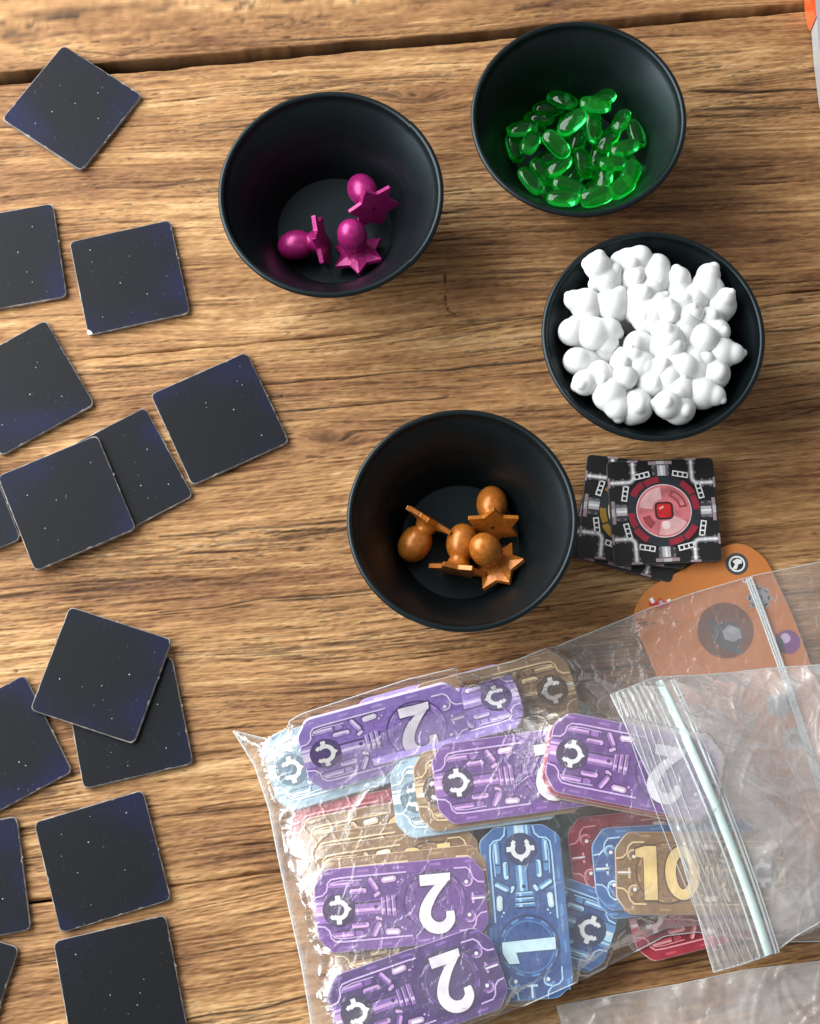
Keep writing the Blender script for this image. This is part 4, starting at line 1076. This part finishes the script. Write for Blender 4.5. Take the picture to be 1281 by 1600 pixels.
def tube(mb, P, r, n=6, m=0, flat=1.0):
    k = len(P); vs = []
    for i in range(k):
        d = (P[min(i+1, k-1)] - P[max(i-1, 0)]).normalized(); sx = Vector((-d.y, d.x, 0)).normalized(); up = d.cross(sx) * -1
        up = Vector((0, 0, 1))
        for j in range(n):
            a = 2 * math.pi * j / n; vs.append(P[i] + sx * r * math.cos(a) + up * r * flat * math.sin(a))
    fs = [(i*n + j, i*n + (j+1) % n, (i+1)*n + (j+1) % n, (i+1)*n + j) for i in range(k-1) for j in range(n)]
    mb.add(vs, fs, m, True)

# token bag
rngb = np.random.default_rng(4)
top = [(364, 1141), (425, 1156), (478, 1127), (640, 1075), (800, 1037), (920, 988), (1010, 952), (1085, 926), (1175, 900), (1281, 878), (1345, 864)]
bot = [(492, 1640), (640, 1640), (735, 1606), (920, 1524), (1035, 1463), (1085, 1457), (1200, 1472), (1345, 1470)]
lef = [(364, 1141), (398, 1196), (420, 1262), (433, 1330), (452, 1420), (470, 1500), (482, 1570), (492, 1640)]
rig = [(1345, 864), (1345, 1470)]
C = coons(top, bot, lef, rig, 230, 170)
X, Y = C[..., 0], C[..., 1]
dl, dr, dt, db = edge_dist(C)
ed = np.minimum(np.minimum(dl, dt), db)
fade = 1 - np.exp(-(ed / .0045)**1.5)
box = (X.min(), X.max(), Y.min(), Y.max())
wr = creases(X, Y, rngb, 90, .0012, .002, .009, box) + creases(X, Y, rngb, 60, .0005, .001, .004, box) + creases(X, Y, rngb, 260, .00035, .0008, .0022, box)
# the crumpled strip along the sealed left end and the loose corner by the orange board
lb = at(455, 1400); cr = creases(X, Y, rngb, 130, .0030, .0014, .0050, (lb.x - .022, lb.x + .016, lb.y - .065, lb.y + .075))
cr += creases(X, Y, rngb, 34, .0017, .002, .006, (at(1000, 1000).x, at(1090, 1000).x, at(1000, 1090).y, at(1000, 950).y))
slack = .0016 + np.clip(wr, -.0012, .004)
Hs = hs(H_soft, X, Y); Ht = hs(H_tight, X, Y)
Z = .0009 + fade * (Hs + slack + np.clip(cr, -.001, .006) * (Ht < .004))
Z = np.maximum(Z, np.where(Ht > .001, Ht + .0008, 0))
Z = np.maximum(Z, .0028 * (1 - np.exp(-ed / .002)) + .0006)
orange_top = .0030
Z = np.maximum(Z, orange_top * np.clip((X - at(975, 1000).x) / .01, 0, 1))
bag = thing('zip_bag', 'clear crumpled zip bag stuffed with currency tokens in the lower right', 'plastic bag')
link('film_front', grid_mesh('film_front', np.stack([X, Y, Z], -1), [M['film']]), bag)
Cb = coons(top, bot, lef, rig, 60, 50); zb = np.where(Cb[..., 0] > at(970, 1000).x, .0026, .0005)
zb = zb * 1.0
film_back = grid_mesh('film_back', np.stack([Cb[..., 0], Cb[..., 1], zb + 0 * Cb[..., 0]], -1), [M['film_thin']])
link('film_back', film_back, bag)
sb = MB()
def on_top(Zg, i, j): return Vector((X[i, j], Y[i, j], Zg[i, j]))
tube(sb, [on_top(Z, i, 0) + Vector((0, 0, .0003)) for i in range(0, X.shape[0], 2)], .00042)
tube(sb, [on_top(Z, 0, j) + Vector((0, 0, .0003)) for j in range(0, X.shape[1], 2)], .00030)
tube(sb, [on_top(Z, X.shape[0] - 1, j) + Vector((0, 0, .0003)) for j in range(0, X.shape[1], 2)], .00030)
sb.build('heat_seam', M['seam'], bag)
def surface_z(Xg, Yg, Zg, x, y):
    k = np.argmin((Xg - x)**2 + (Yg - y)**2); return float(Zg.flat[k])
def strip(parent, name, px0, px1, offs, r, mat, Xg, Yg, Zg, lift=.0006, bend=0.0, flat=.6, label=None):
    mb = MB(); a = Vector(px0); b = Vector(px1); d = (b - a); nn = Vector((-d.y, d.x)).normalized()
    for o, rr in zip(offs, r):
        P = []
        for i in range(31):
            t = i / 30; p = a.lerp(b, t) + nn * (o + bend * 4 * t * (1 - t)); w = at(p.x, p.y, .004); z = surface_z(Xg, Yg, Zg, w.x, w.y)
            w = at(p.x, p.y, z); P.append(Vector((w.x, w.y, z + lift)))
        for i in range(1, 30): P[i].z = max(P[i].z, (P[i-1].z + P[i+1].z) / 2)
        tube(mb, P, rr, 8, 0, flat)
    o = mb.build(name, mat, parent)
    if label: o['label'] = label
    return o
strip(bag, 'zip_strip', (1168, 903), (1300, 1300), (-4.0, 4.0), (.0006, .0005), M['zip_clear'], X, Y, Z, .0005, -5.0)
strip(bag, 'zip_slot', (1168, 903), (1300, 1300), (0,), (.0007,), M['zip_clear'], X, Y, Z, .0003, -5.0)

# empty bag lying over it with its zip mouth folded to the left
ft = [(949, 1091), (985, 1076), (1020, 1061), (1100, 1054), (1200, 1042), (1281, 1036), (1345, 1030)]
fb = [(1114, 1519), (1160, 1506), (1206, 1490), (1240, 1464), (1281, 1441), (1345, 1412)]
fl = [(949, 1091), (975, 1150), (1012, 1228), (1050, 1320), (1080, 1410), (1100, 1476), (1114, 1519)]
fr_ = [(1345, 1030), (1345, 1412)]
C2 = coons(ft, fb, fl, fr_, 170, 190, .018)
X2, Y2 = C2[..., 0], C2[..., 1]
box2 = (X2.min(), X2.max(), Y2.min(), Y2.max())
Hf = hs(fftblur(dilate(H_tight, 30), 20), X2, Y2)
d2 = edge_dist(C2); e2 = np.minimum(np.minimum(d2[0], d2[2]), d2[3])
rng2 = np.random.default_rng(12)
rightness = sstep(X2 - at(1130, 1300).x - (Y2 - at(1130, 1300).y) * -.42, 0, .012)
w2 = creases(X2, Y2, rng2, 70, .0019, .002, .010, box2) * rightness + creases(X2, Y2, rng2, 60, .0006, .001, .004, box2) + creases(X2, Y2, rng2, 220, .0007, .0008, .0026, box2) * (.25 + .75 * rightness)
ribs = .00035 * np.sin(d2[0] / .0030 * 2 * np.pi) * (1 - rightness) * (d2[0] < .019)
Z2 = np.sqrt(Hf**2 + .011**2) + .0010 + .0010 * np.clip(e2 / .004, 0, 1) + np.clip(w2, -.0015, .008) + ribs
Z2 = np.maximum(Z2, hs(H_tight, X2, Y2) + .0036)
flap = thing('zip_bag', 'empty clear zip bag with a mint zip strip laid over the token bag', 'plastic bag')
link('film_front', grid_mesh('film_front', np.stack([X2, Y2, Z2], -1), [M['film_flap']]), flap)
link('film_back', grid_mesh('film_back', np.stack([X2[::2, ::2], Y2[::2, ::2], Z2[::2, ::2] - .0014], -1), [M['film_thin']]), flap)
strip(flap, 'zip_strip', (1028, 1064), (1200, 1492), (0,), (.0022,), M['zip'], X2, Y2, Z2, .0009, -9.0, .45)
strip(flap, 'zip_rail', (1046, 1062), (1211, 1490), (0, -5.0), (.0007, .0005), M['zip_clear'], X2, Y2, Z2, .0008, -9.0, .9)
strip(flap, 'zip_rail', (1013, 1066), (1186, 1496), (0,), (.0006,), M['zip_clear'], X2, Y2, Z2, .0008, -9.0, .9)
mbr = MB()
for q in (.18, .34, .5, .62, .78):
    a = Vector((949, 1091)).lerp(Vector((1020, 1062)), q); b = Vector((1114, 1519)).lerp(Vector((1192, 1494)), q); P = []
    for i in range(31):
        t = i / 30; p = a.lerp(b, t) + Vector((8, -3)) * 4 * t * (1 - t) * -1; w = at(p.x, p.y, .02); z = surface_z(X2, Y2, Z2, w.x, w.y); w = at(p.x, p.y, z); P.append(Vector((w.x, w.y, z + .0003)))
    tube(mbr, P, .00024, 5)
mbr.build('film_rib', M['seam'], flap)
mbe = MB()
P2 = lambda i, j: Vector((X2[i, j], Y2[i, j], Z2[i, j]))
tube(mbe, [P2(i, 0) for i in range(0, X2.shape[0], 3)], .00040)
tube(mbe, [P2(0, j) for j in range(0, X2.shape[1], 3)], .00034)
tube(mbe, [P2(X2.shape[0] - 1, j) for j in range(0, X2.shape[1], 3)], .00045)
mbe.build('heat_seam', M['seam'], flap)

# third bag at the bottom right corner
t3 = [(868, 1572), (960, 1555), (1060, 1538), (1160, 1516), (1281, 1502), (1345, 1494)]
b3 = [(900, 1700), (1345, 1700)]
C3 = coons(t3, b3, [(868, 1572), (880, 1610), (900, 1700)], [(1345, 1494), (1345, 1700)], 130, 60, .001)
X3, Y3 = C3[..., 0], C3[..., 1]; rng3 = np.random.default_rng(8)
w3 = creases(X3, Y3, rng3, 140, .0012, .001, .006, (X3.min(), X3.max(), Y3.min(), Y3.max()))
Z3 = .0018 + np.clip(w3, -.0008, .004)
b3o = thing('zip_bag', 'flat empty clear bag at the bottom right corner of the table', 'plastic bag')
link('film_front', grid_mesh('film_front', np.stack([X3, Y3, Z3], -1), [M['film_low']]), b3o)
link('film_back', grid_mesh('film_back', np.stack([X3, Y3, 0 * X3 + .0007], -1), [M['film']]), b3o)
mb3 = MB()
tube(mb3, [Vector((X3[0, j], Y3[0, j], Z3[0, j])) for j in range(0, X3.shape[1], 3)], .00030)
tube(mb3, [Vector((X3[i, 0], Y3[i, 0], Z3[i, 0])) for i in range(0, X3.shape[0], 3)], .00030)
mb3.build('heat_seam', M['seam'], b3o)

# ------------------------------------------------------------------ things cut by the upper right corner
o0 = at(1330, 40)
gb = thing('grey_tray', 'smooth grey plastic tray at the upper right edge of the frame', 'tray', o0)
mb = MB()
out = [at(1267, -60), at(1265, 30), at(1270, 100), at(1279, 172), at(1300, 230), at(1420, 240), at(1420, -60)]
pts = round_poly([(p - o0).xy for p in reversed(out)], .006, 6)
mb.slab(pts, 0, .022, .0022); mb.build('tray_body', mottled('grey_plastic', (.34, .35, .36), .35, .05, 60, bump=.05), gb)
om, nt, bs, nd, lk = newmat('orange_plastic')
bs.inputs['Base Color'].default_value = (.95, .12, .025, 1); bs.inputs['Roughness'].default_value = .25; bs.inputs['Transmission Weight'].default_value = .35; bs.inputs['Subsurface Weight'].default_value = .0
o1 = at(1260, 15)
op = thing('orange_clip', 'bright orange translucent plastic clip beside the grey tray', 'plastic clip', o1)
mb = MB()
out = [at(1254, -40), at(1256, 20), at(1260, 40), at(1264.5, 49), at(1266, 47), at(1264.5, 30), at(1265, 10), at(1268, -40)]
mb.slab(round_poly([(p - o1).xy for p in reversed(out)], .0008, 3), 0, .016, .0006); mb.build('clip_body', om, op)
mb = MB(); q = [at(1262, -30), at(1261, 10), at(1263, 30), at(1264.2, 30), at(1264, -30)]
mb.slab([(p - o1).xy for p in reversed(q)], .0163, .0172, .0002); mb.build('clip_rib', om, op)
